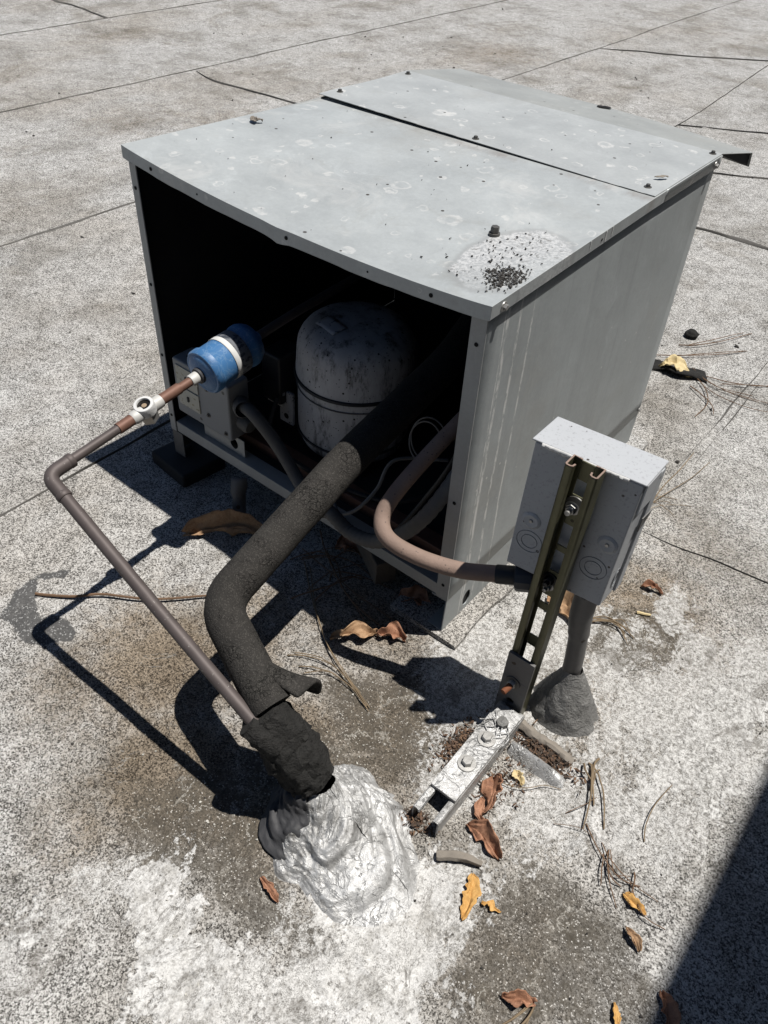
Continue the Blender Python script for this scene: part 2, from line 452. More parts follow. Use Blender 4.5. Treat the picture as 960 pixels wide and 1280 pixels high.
# ------------------------------------------------------------------ mesh helpers
ORG = {}
class MB:
    def __init__(s):
        s.v = []; s.f = []; s.sm = []; s.mi = []
    def add(s, vs, fs, smooth=False, mi=0):
        o = len(s.v)
        s.v += [tuple(map(float, p)) for p in vs]
        s.f += [tuple(i + o for i in f) for f in fs]
        s.sm += [smooth] * len(fs)
        s.mi += [mi] * len(fs)
        return s
    def box(s, x0, x1, y0, y1, z0, z1):
        v = [(x0, y0, z0), (x1, y0, z0), (x1, y1, z0), (x0, y1, z0), (x0, y0, z1), (x1, y0, z1), (x1, y1, z1), (x0, y1, z1)]
        return s.add(v, [(3, 2, 1, 0), (4, 5, 6, 7), (0, 1, 5, 4), (1, 2, 6, 5), (2, 3, 7, 6), (3, 0, 4, 7)])
    def tube(s, pts, r, n=14, caps=True, fn=None, ell=None):
        pts = [Vector(p) for p in pts]
        k = len(pts)
        rr = [r] * k if not hasattr(r, '__len__') else list(r)
        tang = []
        for i in range(k):
            a = pts[max(i - 1, 0)]; b = pts[min(i + 1, k - 1)]
            tang.append((b - a).normalized())
        up = Vector((0, 0, 1))
        if abs(tang[0].dot(up)) > .95:
            up = Vector((1, 0, 0))
        u = tang[0].cross(up).normalized()
        vs = []; fs = []
        for i in range(k):
            u = (u - tang[i] * u.dot(tang[i])).normalized()
            w = tang[i].cross(u)
            for j in range(n):
                a = 2 * math.pi * j / n
                q = rr[i] * (fn(i / (k - 1), a) if fn else 1)
                vs.append(pts[i] + u * math.cos(a) * q + w * math.sin(a) * q * (ell or 1))
        for i in range(k - 1):
            for j in range(n):
                fs.append((i * n + j, i * n + (j + 1) % n, (i + 1) * n + (j + 1) % n, (i + 1) * n + j))
        s.add(vs, fs, True)
        if caps:
            s.add(vs[:n], [tuple(range(n - 1, -1, -1))])
            s.add(vs[-n:], [tuple(range(n))])
        return s
    def lathe(s, prof, c=(0, 0, 0), axis=(0, 0, 1), n=32, a0=0, a1=2 * math.pi, fn=None, x=None):
        c = Vector(c); ax = Vector(axis).normalized()
        u = ax.orthogonal().normalized() if x is None else Vector(x).normalized()
        w = ax.cross(u)
        full = abs(a1 - a0 - 2 * math.pi) < 1e-6
        cols = n if full else n + 1
        vs = []; fs = []
        for i, (r, h) in enumerate(prof):
            for j in range(cols):
                a = a0 + (a1 - a0) * j / n
                dr, dh = fn(i / (len(prof) - 1), a) if fn else (1, 0)
                vs.append(c + ax * (h + dh) + (u * math.cos(a) + w * math.sin(a)) * r * dr)
        for i in range(len(prof) - 1):
            for j in range(n):
                j2 = (j + 1) % cols
                fs.append((i * cols + j, i * cols + j2, (i + 1) * cols + j2, (i + 1) * cols + j))
        return s.add(vs, fs, True)
    def prism(s, poly, d0, d1, plane='xz'):
        """poly of 2-D points extruded d0..d1 along the third axis"""
        n = len(poly)
        def m(p, d):
            return (p[0], d, p[1]) if plane == 'xz' else ((p[0], p[1], d) if plane == 'xy' else (d, p[0], p[1]))
        vs = [m(p, d0) for p in poly] + [m(p, d1) for p in poly]
        fs = [tuple(range(n)), tuple(range(2 * n - 1, n - 1, -1))]
        fs += [(i, i + n, (i + 1) % n + n, (i + 1) % n) for i in range(n)]
        return s.add(vs, fs)
    def grid(s, P, smooth=True):
        """P: array nu x nv x 3"""
        P = np.asarray(P, float)
        nu, nv = P.shape[:2]
        fs = [(i * nv + j, (i + 1) * nv + j, (i + 1) * nv + j + 1, i * nv + j + 1) for i in range(nu - 1) for j in range(nv - 1)]
        return s.add(P.reshape(-1, 3), fs, smooth)
    def holed(s, rect, hc, hr, d, th, plane='xz', n=24):
        """rectangular plate (a0,a1,b0,b1) with an elliptical hole, thickness th from d"""
        a0, a1, b0, b1 = rect
        ins = []; out = []
        for k in range(n):
            t_ = 2 * math.pi * (k + .5) / n
            cx, sx = math.cos(t_), math.sin(t_)
            ins.append((hc[0] + hr[0] * cx, hc[1] + hr[1] * sx))
            q = []
            if cx > 1e-9: q.append((a1 - hc[0]) / cx)
            if cx < -1e-9: q.append((a0 - hc[0]) / cx)
            if sx > 1e-9: q.append((b1 - hc[1]) / sx)
            if sx < -1e-9: q.append((b0 - hc[1]) / sx)
            t2 = min(q)
            out.append([hc[0] + t2 * cx, hc[1] + t2 * sx])
        for cr in ((a0, b0), (a0, b1), (a1, b0), (a1, b1)):
            k = min(range(n), key=lambda i: (out[i][0] - cr[0]) ** 2 + (out[i][1] - cr[1]) ** 2)
            out[k] = list(cr)
        def m(p, dd):
            return (p[0], dd, p[1]) if plane == 'xz' else ((p[0], p[1], dd) if plane == 'xy' else (dd, p[0], p[1]))
        vs = [m(p, d) for p in ins] + [m(p, d) for p in out] + [m(p, d + th) for p in ins] + [m(p, d + th) for p in out]
        fs = []
        for k in range(n):
            k2 = (k + 1) % n
            fs += [(k, k2, n + k2, n + k), (2 * n + k, 3 * n + k, 3 * n + k2, 2 * n + k2), (k, 2 * n + k, 2 * n + k2, k2), (n + k, n + k2, 3 * n + k2, 3 * n + k)]
        return s.add(vs, fs)
    def tf(s, f):
        s.v = [tuple(f(*p)) for p in s.v]
        return s
    def build(s, name, mat, parent=None, bevel=0, solid=0, sharp=35, subsurf=0, fix=True, seg=2, merge=0):
        me = bpy.data.meshes.new(name)
        o0 = ORG.get(parent.name, (0, 0, 0)) if parent else (0, 0, 0)
        me.from_pydata([(x - o0[0], y - o0[1], z - o0[2]) for x, y, z in s.v], [], s.f)
        me.polygons.foreach_set('use_smooth', s.sm)
        if isinstance(mat, (list, tuple)):
            for m_ in mat: me.materials.append(M[m_])
            me.polygons.foreach_set('material_index', s.mi)
        else:
            me.materials.append(M[mat])
        if fix or merge:
            bm = bmesh.new(); bm.from_mesh(me)
            if merge: bmesh.ops.remove_doubles(bm, verts=bm.verts, dist=merge)
            if fix: bmesh.ops.recalc_face_normals(bm, faces=bm.faces)
            bm.to_mesh(me); bm.free()
        me.set_sharp_from_angle(angle=rad(sharp))
        o = bpy.data.objects.new(name, me)
        COL.objects.link(o)
        if parent:
            o.parent = parent
            ORG[o.name] = o0
        if solid:
            md = o.modifiers.new('solid', 'SOLIDIFY'); md.thickness = abs(solid); md.offset = -1 if solid > 0 else 1
        if bevel:
            md = o.modifiers.new('bevel', 'BEVEL'); md.width = bevel; md.segments = seg; md.limit_method = 'ANGLE'; md.angle_limit = rad(40)
            for p in me.polygons: p.use_smooth = True
            md.harden_normals = True
        if subsurf:
            md = o.modifiers.new('sub', 'SUBSURF'); md.levels = md.render_levels = subsurf
        return o

def tag(o, label, cat, group=None, kind=None):
    o['label'] = label; o['category'] = cat
    if group: o['group'] = group
    if kind: o['kind'] = kind
    return o
def thing(name, loc, label, cat, group=None):
    o = bpy.data.objects.new(name, None)
    COL.objects.link(o)
    o.location = loc
    o.empty_display_size = .05
    ORG[o.name] = tuple(loc)
    return tag(o, label, cat, group)
def spline(pts, n=8, closed=False):
    P = [np.array(p, float) for p in pts]
    out = []
    for i in range(len(P) - 1):
        p0 = P[max(i - 1, 0)]; p1 = P[i]; p2 = P[i + 1]; p3 = P[min(i + 2, len(P) - 1)]
        for k in range(n):
            t = k / n
            out.append(.5 * ((2 * p1) + (-p0 + p2) * t + (2 * p0 - 5 * p1 + 4 * p2 - p3) * t * t + (-p0 + 3 * p1 - 3 * p2 + p3) * t ** 3))
    out.append(P[-1])
    return [tuple(p) for p in out]
def fillet(pts, r, n=6):
    P = [Vector(p) for p in pts]
    out = [P[0]]
    for i in range(1, len(P) - 1):
        a = (P[i - 1] - P[i]); b = (P[i + 1] - P[i])
        q = min(r, a.length * .45, b.length * .45)
        s = P[i] + a.normalized() * q; e = P[i] + b.normalized() * q
        for k in range(n + 1):
            t = k / n
            out.append((1 - t) ** 2 * s + 2 * t * (1 - t) * P[i] + t * t * e)
    out.append(P[-1])
    return out
def subdiv(pts, step):
    out = []
    for a, b in zip(pts[:-1], pts[1:]):
        a = Vector(a); b = Vector(b)
        k = max(1, int((b - a).length / step))
        out += [a.lerp(b, i / k) for i in range(k)]
    return out + [Vector(pts[-1])]

_tab = rng.random((256, 256))
TABL = _tab.tolist()
def vnoise(x, y, sc, seed=0):
    if not hasattr(x, '__len__') and not hasattr(y, '__len__'):
        x = x * sc + seed * 17.3; y = y * sc + seed * 9.1
        xi = math.floor(x); yi = math.floor(y)
        fx = x - xi; fy = y - yi
        fx = fx * fx * (3 - 2 * fx); fy = fy * fy * (3 - 2 * fy)
        a, b = TABL[xi % 256], TABL[(xi + 1) % 256]
        j, k = yi % 256, (yi + 1) % 256
        return (a[j] * (1 - fx) + b[j] * fx) * (1 - fy) + (a[k] * (1 - fx) + b[k] * fx) * fy
    x = np.asarray(x, float) * sc + seed * 17.3; y = np.asarray(y, float) * sc + seed * 9.1
    xi = np.floor(x).astype(int); yi = np.floor(y).astype(int)
    fx = x - xi; fy = y - yi
    fx = fx * fx * (3 - 2 * fx); fy = fy * fy * (3 - 2 * fy)
    g = lambda a, b: _tab[a % 256, b % 256]
    return (g(xi, yi) * (1 - fx) + g(xi + 1, yi) * fx) * (1 - fy) + (g(xi, yi + 1) * (1 - fx) + g(xi + 1, yi + 1) * fx) * fy
def fbm(x, y, sc, seed=0, oct=4):
    r = 0; a = 1; tot = 0
    for k in range(oct):
        r = r + a * vnoise(x, y, sc * 2 ** k, seed + k * 3); tot += a; a *= .5
    return r / tot

# ------------------------------------------------------------------ the roof
G = -0.088
POLY = {
 'patch': [[(0.094,-0.45),(0.07,-0.407),(0.06,-0.363),(0.089,-0.309),(0.102,-0.333),(0.068,-0.364),(0.094,-0.386),(0.143,-0.414),(0.165,-0.387),(0.208,-0.384),(0.223,-0.404),(0.19,-0.44),(0.168,-0.453),(0.135,-0.449)]],
 'smooth': [[(0.506,-0.49),(0.541,-0.42),(0.659,-0.411),(0.717,-0.461),(0.785,-0.467),(0.85,-0.473),(0.822,-0.513),(0.767,-0.519),(0.71,-0.531),(0.669,-0.527),(0.635,-0.523),(0.596,-0.536),(0.569,-0.566),(0.523,-0.543)],
            [(.50,-.50),(.56,-.40),(.66,-.40),(.70,-.44),(.75,-.47),(.80,-.50),(.76,-.53),(.66,-.53),(.58,-.57)],
            [(.60,-.40),(.56,-.33),(.62,-.26),(.72,-.25),(.76,-.29),(.70,-.33),(.66,-.38)],
            [(0.568,-0.198),(0.625,-0.128),(0.719,-0.085),(0.799,-0.092),(0.801,-0.178),(0.792,-0.244),(0.704,-0.262),(0.661,-0.266)],
            [(0.955,-0.324),(0.97,-0.232),(1.034,-0.218),(1.117,-0.224),(1.175,-0.257),(1.185,-0.302),(0.999,-0.457),(0.966,-0.41)],
            [(0.821,0.2),(0.931,0.322),(0.992,0.283),(0.978,0.183),(0.915,0.107)]],
 'white': [[(0.582,-0.588),(0.623,-0.527),(0.658,-0.537),(0.706,-0.547),(0.759,-0.537),(0.824,-0.523),(0.831,-0.488),(0.772,-0.453),(0.827,-0.326),(0.883,-0.293),(0.954,-0.246),(0.955,-0.324),(0.957,-0.406),(0.983,-0.481),(0.776,-0.68),(0.705,-0.66),(0.657,-0.623)],
           [(0.50,-0.80),(0.50,-0.657),(0.535,-0.602),(0.558,-0.595),(0.57,-0.684),(0.573,-0.749)],
           [(0.918,-0.19),(0.946,-0.103),(0.963,0.014),(1.015,0.195),(1.105,0.316),(1.182,0.242),(1.175,0.046),(1.14,-0.102),(1.091,-0.17),(1.029,-0.209),(0.964,-0.223)],
           [(0.695,0.041),(0.708,0.172),(0.678,0.25),(0.65,0.252),(0.66,0.117),(0.707,-0.035),(0.767,-0.043),(0.789,0.017)],
           [(0.80,-0.27),(0.86,-0.30),(0.905,-0.23),(0.956,-0.23),(0.95,-0.31),(.90,-.38),(.86,-.44),(.76,-.47),(.84,-.36)]], 'wash': [[(.62,-.02),(.66,.12),(.70,.28),(.78,.26),(.90,.34),(1.02,.36),(1.2,.40),(1.2,.02),(1.15,-.16),(1.05,-.22),(.96,-.24),(.88,-.27),(.80,-.25),(.76,-.12)],
           [(.79,-.42),(.84,-.36),(.88,-.28),(.95,-.30),(.96,-.42),(.80,-.64),(.70,-.62),(.79,-.52)],
           [(.50,-.85),(.50,-.58),(.60,-.53),(.66,-.60),(.62,-.85)]],
}
ELL = [(.52,-.45,.13,1.1),(.30,-.43,.12,.7),(.42,-.26,.15,.9),(.62,-.30,.11,1.0),(1.0,.2,.1,.5),(.95,-.05,.09,.5),(1.03,-.36,.12,.6),(.66,-.42,.1,.9),(0.36,-0.341,.16,1.0),(0.40,-0.153,.10,.7),(0.689,-0.188,.15,.9),(-1.496,1.512,.22,.5),(-1.729,1.23,.22,.4),(-1.357,3.286,.35,.6),
       (0.888,0.284,.15,.8),(0.469,-0.432,.11,.9),(.56,-.05,.16,.8),(.86,.05,.12,.7),(.5,-.56,.1,.6),(.9,.5,.16,.35)]
def sdist(x, y, poly):
    P = np.array(poly)
    d = np.full(x.shape, 1e9); ins = np.zeros(x.shape, bool)
    for i in range(len(P)):
        ax, ay = P[i]; bx, by = P[(i + 1) % len(P)]
        ex, ey = bx - ax, by - ay
        t = np.clip(((x - ax) * ex + (y - ay) * ey) / (ex * ex + ey * ey + 1e-12), 0, 1)
        d = np.minimum(d, np.hypot(x - ax - t * ex, y - ay - t * ey))
        cond = ((ay > y) != (by > y)) & (x < (bx - ax) * (y - ay) / (by - ay + 1e-12) + ax)
        ins ^= cond
    return np.where(ins, d, -d)
def masks(x, y):
    out = {}
    near = (x > -.2) & (x < 1.6) & (y > -1) & (y < .8)
    for k, polys in POLY.items():
        m = np.zeros(x.shape)
        w = {'patch': .012, 'smooth': .05, 'white': .07, 'wash': .08}[k]
        if near.any():
            val = np.zeros(near.sum())
            for i, p in enumerate(polys):
                wt = (1, .75, .62, .72, .7)[i] if k == 'white' else ((.85, .8, .6)[i] if k == 'wash' else 1)
                val = np.maximum(val, wt * np.clip(.5 + sdist(x[near], y[near], p) / (2 * w), 0, 1))
            m[near] = val
        out[k] = m
    d = np.zeros(x.shape)
    for cx, cy, r, a in ELL:
        d = np.maximum(d, a * np.exp(-((x - cx) ** 2 + (y - cy) ** 2) / (r * r)))
    out['dirt'] = d
    return out
def relief(x, y, mk):
    z = (fbm(x, y, 3, 1, 3) - .5) * .006 * np.clip(np.hypot(x - .5, y - .3), .3, 1)
    near = np.exp(-(((x - .8) / .55) ** 2 + ((y + .25) / .45) ** 2))
    z = z + near * (fbm(x, y, 22, 5, 4) - .5) * .012
    ridge = np.abs(fbm(x, y, 14, 9, 3) - .5)
    z = z + mk['white'] * (np.clip(.05 - ridge, 0, .05) * .10 + .0015)
    z = z + mk['smooth'] * (.0015 + np.clip(.03 - np.abs(fbm(x, y, 9, 21, 3) - .5), 0, .03) * .12)
    z = z + mk['patch'] * (.002 + (fbm(x, y, 60, 31, 2) - .5) * .004)
    z = z + np.where(y < -.2, .0045 * np.exp(-((x - .915 - .05 * (y + .4)) / .006) ** 2) * vnoise(x, y, 12, 3), 0)
    # lifted mastic round the conduit and the strut
    z = z + .012 * np.exp(-((x - .886) ** 2 + (y - .0) ** 2) / .09 ** 2)
    z = z + .006 * np.exp(-((x - .76) ** 2 + (y + .38) ** 2) / .12 ** 2)
    return z
def fine_axis(lo, hi, f0, f1, step, grow=1.25, big=1.0):
    a = list(np.arange(max(lo, f0), min(hi, f1) + 1e-9, step)) if f0 < hi and f1 > lo else []
    if not a:
        n = max(2, int((hi - lo) / .06))
        n = min(n, 30)
        return np.linspace(lo, hi, n)
    s = step
    while a[-1] < hi - 1e-6:
        s = min(s * grow, big); a.append(min(hi, a[-1] + s))
    s = step; b = []
    cur = a[0]
    while cur > lo + 1e-6:
        s = min(s * grow, big); cur = max(lo, cur - s); b.append(cur)
    return np.array(b[::-1] + a)
SEAMX = [-4.10, -3.08, -2.08, -1.08, -.111, .778]
roof = MB().add([(-80, -60, G - .012), (80, -60, G - .012), (80, 120, G - .012), (-80, 120, G - .012)], [(0, 1, 2, 3)]).build('roof', 'roof', None, fix=False)
roof['kind'] = 'structure'
def edge(i, y):
    if i < 0: return np.full_like(y, -14.0)
    if i >= len(SEAMX): return np.full_like(y, 7.0)
    return SEAMX[i] + (fbm(y, y * 0 + i, 1.3, 40 + i, 3) - .5) * .03 * (1 if i < 4 else .35)
YS = fine_axis(-3.0, 14.0, -.82, .42, .0065, 1.16, .45)
for i in range(-1, len(SEAMX)):
    lo = SEAMX[i] if i >= 0 else -14; hi = SEAMX[i + 1] if i + 1 < len(SEAMX) else 7
    X = fine_axis(lo, hi, -.11, 1.26, .0065, 1.2, .5)
    U = (X - lo) / (hi - lo)
    e0 = edge(i, YS); e1 = edge(i + 1, YS)
    XX = e0[None, :] + U[:, None] * (e1 + .0 - e0)[None, :]
    YY = np.repeat(YS[None, :], len(X), 0)
    mk = masks(XX, YY)
    Z = G + relief(XX, YY, mk)
    lap = np.exp(-np.abs(XX - e0[None, :]) / .05) * .0045 if i >= 0 else 0
    Z = Z + lap
    mb = MB().grid(np.stack([XX, YY, Z], -1))
    # the lifted lap edge has a real thickness
    if i >= 0:
        low = np.stack([XX[0], YY[0], Z[0] - .0065], -1)
        mb.add(np.concatenate([np.stack([XX[0], YY[0], Z[0]], -1), low]), [(k, k + 1, len(YS) + k + 1, len(YS) + k) for k in range(len(YS) - 1)])
    o = mb.build('roofing_sheet', 'roof', roof, fix=False)
    me = o.data
    for k in mk:
        at = me.attributes.new(k, 'FLOAT', 'POINT')
        full = np.zeros(len(me.vertices))
        full[:XX.size] = mk[k].ravel()
        if i >= 0: full[XX.size:XX.size + len(YS)] = mk[k][0]
        at.data.foreach_set('value', full)
_gx = np.arange(-.3, 1.4, .004); _gy = np.arange(-.95, 1.7, .004)
_gX, _gY = np.meshgrid(_gx, _gy, indexing='ij')
_gZ = G + relief(_gX, _gY, masks(_gX, _gY))
def ground(x, y):
    fx = (x - _gx[0]) / .004; fy = (y - _gy[0]) / .004
    i = int(math.floor(fx)); j = int(math.floor(fy))
    if 0 <= i < len(_gx) - 1 and 0 <= j < len(_gy) - 1:
        fx -= i; fy -= j
        return float((_gZ[i, j] * (1 - fx) + _gZ[i + 1, j] * fx) * (1 - fy) + (_gZ[i, j + 1] * (1 - fx) + _gZ[i + 1, j + 1] * fx) * fy)
    x = np.atleast_1d(np.asarray(x, float)); y = np.atleast_1d(np.asarray(y, float))
    return float((G + relief(x, y, masks(x, y)))[0])

def seam(pts, w, gaps=.0):
    P = spline([(p[0], p[1], 0) for p in pts], 10)
    P = subdiv([Vector(p) for p in P], .03)
    rows = []
    for k, p in enumerate(P):
        a = P[max(0, k - 1)]; b = P[min(len(P) - 1, k + 1)]
        t = (b - a).normalized(); nrm = Vector((-t.y, t.x, 0))
        q = .68 * w * (.15 + 1.25 * vnoise(p.x, p.y, 9, 3) ** 1.6) * (0.15 if vnoise(p.x, p.y, 2.3, 8) < gaps else 1)
        off = nrm * (vnoise(p.x, p.y, 14, 5) - .5) * w * .7
        z = ground(p.x, p.y) + min(.0045, w * .5)
        rows.append([tuple(p + off + nrm * q * s_ + Vector((0, 0, z + dz))) for s_, dz in ((-1, -.004), (-.55, .001), (.0, .0025), (.55, .001), (1, -.004))])
    MB().grid(rows).build('lap_seam', 'seam', roof, fix=False)
for i, x0 in enumerate(SEAMX[1:5], 1):
    ys = {1: (1.0, 9), 2: (.5, 12), 3: (-.2, 12), 4: (-.9, .2)}[i]
    yy = np.arange(ys[0], ys[1], .25)
    seam(list(zip(edge(i, yy) - .004, yy)), .010 if i == 4 else .013, .25)
seam([(0.775,1.278),(0.776,1.076),(0.779,0.924),(0.778,0.799),(0.777,0.697)], .006, .3)
seam([(0.80,1.5),(0.792,1.228),(0.797,1.046),(0.799,0.898),(0.798,0.742)], .004, .4)
seam([(-3.081,2.157),(-3.369,2.19),(-3.537,2.181),(-3.9,2.2)], .016)
seam([(-2.065,1.869),(-1.9,1.839),(-1.583,1.868),(-1.3,1.9)], .009, .3)
seam([(-1.068,3.9),(-.897,4.05),(-.71,4.166),(-.327,4.493),(.2,4.9)], .009, .45)
seam([(-0.203,2.4),(-0.203,2.963),(-0.225,3.414),(-0.296,4.401),(-.33,5.2)], .006, .5)
seam([(-0.203,2.963),(-0.05,3.065),(0.124,3.176),(.4,3.34)], .008, .35)
seam([(0.05,2.46),(0.143,2.512),(0.227,2.558),(0.315,2.62),(.5,2.73)], .007, .35)
seam([(0.25,1.94),(0.305,1.956),(0.377,1.97),(0.457,1.975),(0.537,1.974),(.7,1.98)], .014)
seam([(0.796,0.467),(0.874,0.473),(0.939,0.487),(1.009,0.495),(1.2,0.52)], .0022, .45)

# tall building wall to the right of the photographer; it throws the shade at the lower right
wl = thing('building_wall', (1.733, -1, G), 'tall gray stucco building wall standing beyond the right edge of the roof view', 'wall')
MB().box(1.733, 2.0, -7, 3.2, G - .02, 2.55).build('wall_face', 'wall', wl, bevel=.01)
MB().box(1.728, 2.05, -7.02, 3.22, 2.555, 2.60).build('coping', 'galv', wl, bevel=.005)

# ------------------------------------------------------------------ condensing unit
W, D, H = .66, .70, .517
SX, SY = -.0149, .0052
def shear(x, y, z):
    return (x + SX * z / H, y + SY * z / H, z)
unit = thing('condensing_unit', (0, 0, 0), 'open-fronted galvanized condensing unit cabinet with a bowed lid standing on the roof', 'condensing unit')
YSL = .437
O = .006
def lid_dz(x, y):
    u = np.clip((x + O) / (W + 2 * O), 0, 1)
    lz = np.interp(y, [-O, YSL, D], [.005, -.009, -.006]); rz = np.interp(y, [-O, YSL, D], [-.0035, .004, .004])
    z = lz * (1 - u) + rz * u
    z = z - .019 * (4 * u * (1 - u)) ** .9 * np.exp(-(np.clip(y, 0, 9) / .22) ** 2)
    z = z - .0015 * np.exp(-((u - .482) / .03) ** 2) * np.exp(-(np.clip(y, 0, 9) / .03) ** 2)
    return z
def top(x, y):
    return shear(x, y, H + float(lid_dz(np.array(x), np.array(y))))
SK = .0185
xs = np.linspace(-O, W + O, 61)
ys = np.concatenate([np.linspace(-O, .1, 16), np.linspace(.12, YSL + .04, 16)])
mb = MB()
Pg = np.array([[top(x, y) for y in ys] for x in xs])
mb.grid(Pg)
dn = np.array([0, 0, -SK])
tab = np.array([[0, 0, -SK - .0035 * math.exp(-((x - .322) / .012) ** 2) - .0015 * vnoise(x, 0, 40)] for x in xs])
mb.grid(np.stack([Pg[:, 0] + tab, Pg[:, 0]], 1))
ysr = np.linspace(-O, D + .004, 50)
for x in (-O, W + O):
    e = np.array([top(x, y) for y in ysr])
    cut = len(ys)
    # skirt sewn to the sheet where the sheet exists
    e1 = Pg[0] if x < 0 else Pg[-1]
    mb.grid(np.stack([e1 + dn, e1], 1))
front_lid = mb.build('front_lid', 'lid', unit, solid=.0015, bevel=.0012, merge=1e-5)
# side caps behind the front lid (under the rear lid)
for x, sg in ((-O, -1), (W + O, 1)):
    e = np.array([top(x, y) for y in np.linspace(YSL + .0405, D + .004, 20)])
    MB().grid(np.stack([e + dn, e, e + np.array([-sg * .02, 0, 0])], 1), False).build('lid_edge', 'lid', unit, solid=.0015)
# rear lid with rain hood
gap = lambda x, y: .0020 + .006 * np.clip(1 - (x + O) / (W + 2 * O) * 1.15, 0, 1) * math.exp(-((y - YSL) / .12) ** 2)
yr = np.concatenate([np.linspace(YSL, D, 14), [.7055]])
Pr = np.array([[np.array(top(x, y)) + [0, 0, gap(x, y)] for y in yr] for x in np.linspace(-O - .001, W + O - .002, 50)])
hx = np.linspace(0, 1, 50)
base = Pr[:, -1]
fl = []
for k in range(12):
    t_ = (k + 1) / 12
    q = base.copy()
    q[:, 0] = base[:, 0] + t_ * (-.004 + .004 * hx)
    q[:, 1] = base[:, 1] + t_ * (.205 - .015 * hx)
    q[:, 2] = base[:, 2] + t_ * (-.029 - .012 * hx) + .0065 * t_ * np.sin(math.pi * hx ** 1.6) ** 1.2
    fl.append(q)
lip = fl[-1].copy(); lip[:, 2] -= .028; lip[:, 1] += .011
fl.append(lip)
rl = MB().grid(Pr).build('rear_lid', 'rearlid', unit, solid=.0015, bevel=.001)
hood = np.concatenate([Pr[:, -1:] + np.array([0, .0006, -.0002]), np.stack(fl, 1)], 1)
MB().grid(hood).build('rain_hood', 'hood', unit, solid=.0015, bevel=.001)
Pr = np.concatenate([Pr, np.stack(fl, 1)], 1)
# end gusset of the hood, its shade put in as black colour
b_ = Pr[-1, 14] + [-.004, .004, -.004]; t1 = Pr[-1, -2] + [-.004, 0, -.002]; t2 = Pr[-1, -1] + [-.004, 0, 0]
MB().add([b_, t1, t2, b_ + [-.003, 0, 0], t1 + [-.003, 0, 0], t2 + [-.003, 0, 0]], [(0, 1, 2), (5, 4, 3), (0, 3, 4, 1), (1, 4, 5, 2), (2, 5, 3, 0)]).build('hood_gusset', 'painted_shade', unit)
sl_ = np.array(Pr[26, 25])
MB().lathe([(.0001, .0012), (.014, .0012), (.015, .0)], (.345, .885, float(np.mean(Pr[24:28, 24, 2])) + .0005), (0, .1, 1), 20, fn=lambda t_, a: (1 if abs(math.sin(a)) < .2 else (.55 + .45 * abs(math.cos(a))), 0)).build('hood_slot', 'hole', unit)

# side and back panels (sheet metal, slight bow); added black inner sheets paint in shade
def panel(x, sgn, name, mat, y0=0.0, y1=D, z0=0.0, z1=H - .006, bow=.003):
    Y = np.linspace(y0, y1, 24); Z = np.linspace(z0, z1, 16)
    P_ = np.array([[shear(x + sgn * bow * math.sin(math.pi * (y - y0) / (y1 - y0)) * math.sin(math.pi * (z - z0) / (z1 - z0)), y, z) for z in Z] for y in Y])
    return MB().grid(P_).build(name, mat, unit, solid=.0015 * (1 if sgn > 0 else 1))
pr_ = panel(W, 1, 'side_panel', 'side')
pl_ = panel(0, -1, 'side_panel', 'galv')
pl_['label'] = 'side panel on the open side that faces away from the switch box'
MB().box(.002, W - .002, D - .004, D - .002, 0, H - .01).tf(shear).build('rear_panel', 'galv', unit)
MB().box(.003, .0055, .0035, D - .01, .014, H - .022).tf(shear).build('painted_shade', 'painted_shade', unit)
MB().box(W - .0075, W - .005, .026, D - .01, .014, H - .012).tf(shear).build('painted_shade', 'painted_shade', unit)
MB().box(.0075, W - .0085, D - .0125, D - .0095, .014, H - .012).tf(shear).build('painted_shade', 'painted_shade', unit)
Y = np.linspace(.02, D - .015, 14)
MB().grid(np.array([[np.array(top(x, y)) - [0, 0, .006] for y in Y] for x in np.linspace(.006, W - .008, 30)])).build('painted_shade', 'painted_shade', unit, solid=.001)
# front posts: L shaped flanges with screw holes
def post(x0, x1, sgn):
    m = MB()
    m.box(x0, x1, -.001, .0012, 0, H - .02)
    xi = x1 if sgn > 0 else x0
    if sgn < 0: m.box(xi, xi + .0012, .0015, .016, 0, H - .02)
    return m.tf(shear).build('corner_post', 'galv', unit, bevel=.0005)
lp = post(-.0002, .015, 1)
rp = post(W - .0225, W + .0002, -1)
HOLE = MB().lathe([(.0, .0007), (.0027, .0007), (.0029, 0)], n=14)
hole_me = None
def small(meshname, mat, src, pos, axis, parent, scale=1.0):
    key = (meshname, mat)
    if key not in SM:
        tmp = src.build(meshname, mat, None)
        SM[key] = tmp.data
        bpy.data.objects.remove(tmp)
    o = bpy.data.objects.new(meshname, SM[key])
    COL.objects.link(o)
    o.parent = parent
    og = ORG.get(parent.name, (0, 0, 0))
    o.location = Vector(pos) - Vector(og)
    o.rotation_euler = Vector(axis).to_track_quat('Z', 'Y').to_euler()
    o.scale = (scale,) * 3
    return o
SM = {}
SCREW = MB().lathe([(.0001, .0015), (.0075, .0012), (.008, 0)], n=20)
SCREW.lathe([(.0001, .0062), (.0042, .006), (.0047, .005), (.0047, .001)], n=6)
for z in (.46, .30, .165, .035):
    small('screw_hole', 'hole', HOLE, shear(.0075, -.0012, z), (0, -1, 0), unit)
for z in (.455, .20, .03):
    small('screw_hole', 'hole', HOLE, shear(W - .011, -.0012, z), (0, -1, 0), unit)
for x in (.06, .337, .58, .16, .48):
    z = top(x, -O)
    small('screw_hole', 'hole', HOLE, (z[0], z[1] - .0002, z[2] - .010), (0, -1, 0), unit, 1 if x in (.06, .337, .58) else .5)
for y in (.27,):
    z = top(W + O, y); small('screw_hole', 'hole', HOLE, (z[0] + .0002, z[1], z[2] - .010), (1, 0, 0), unit, .7)
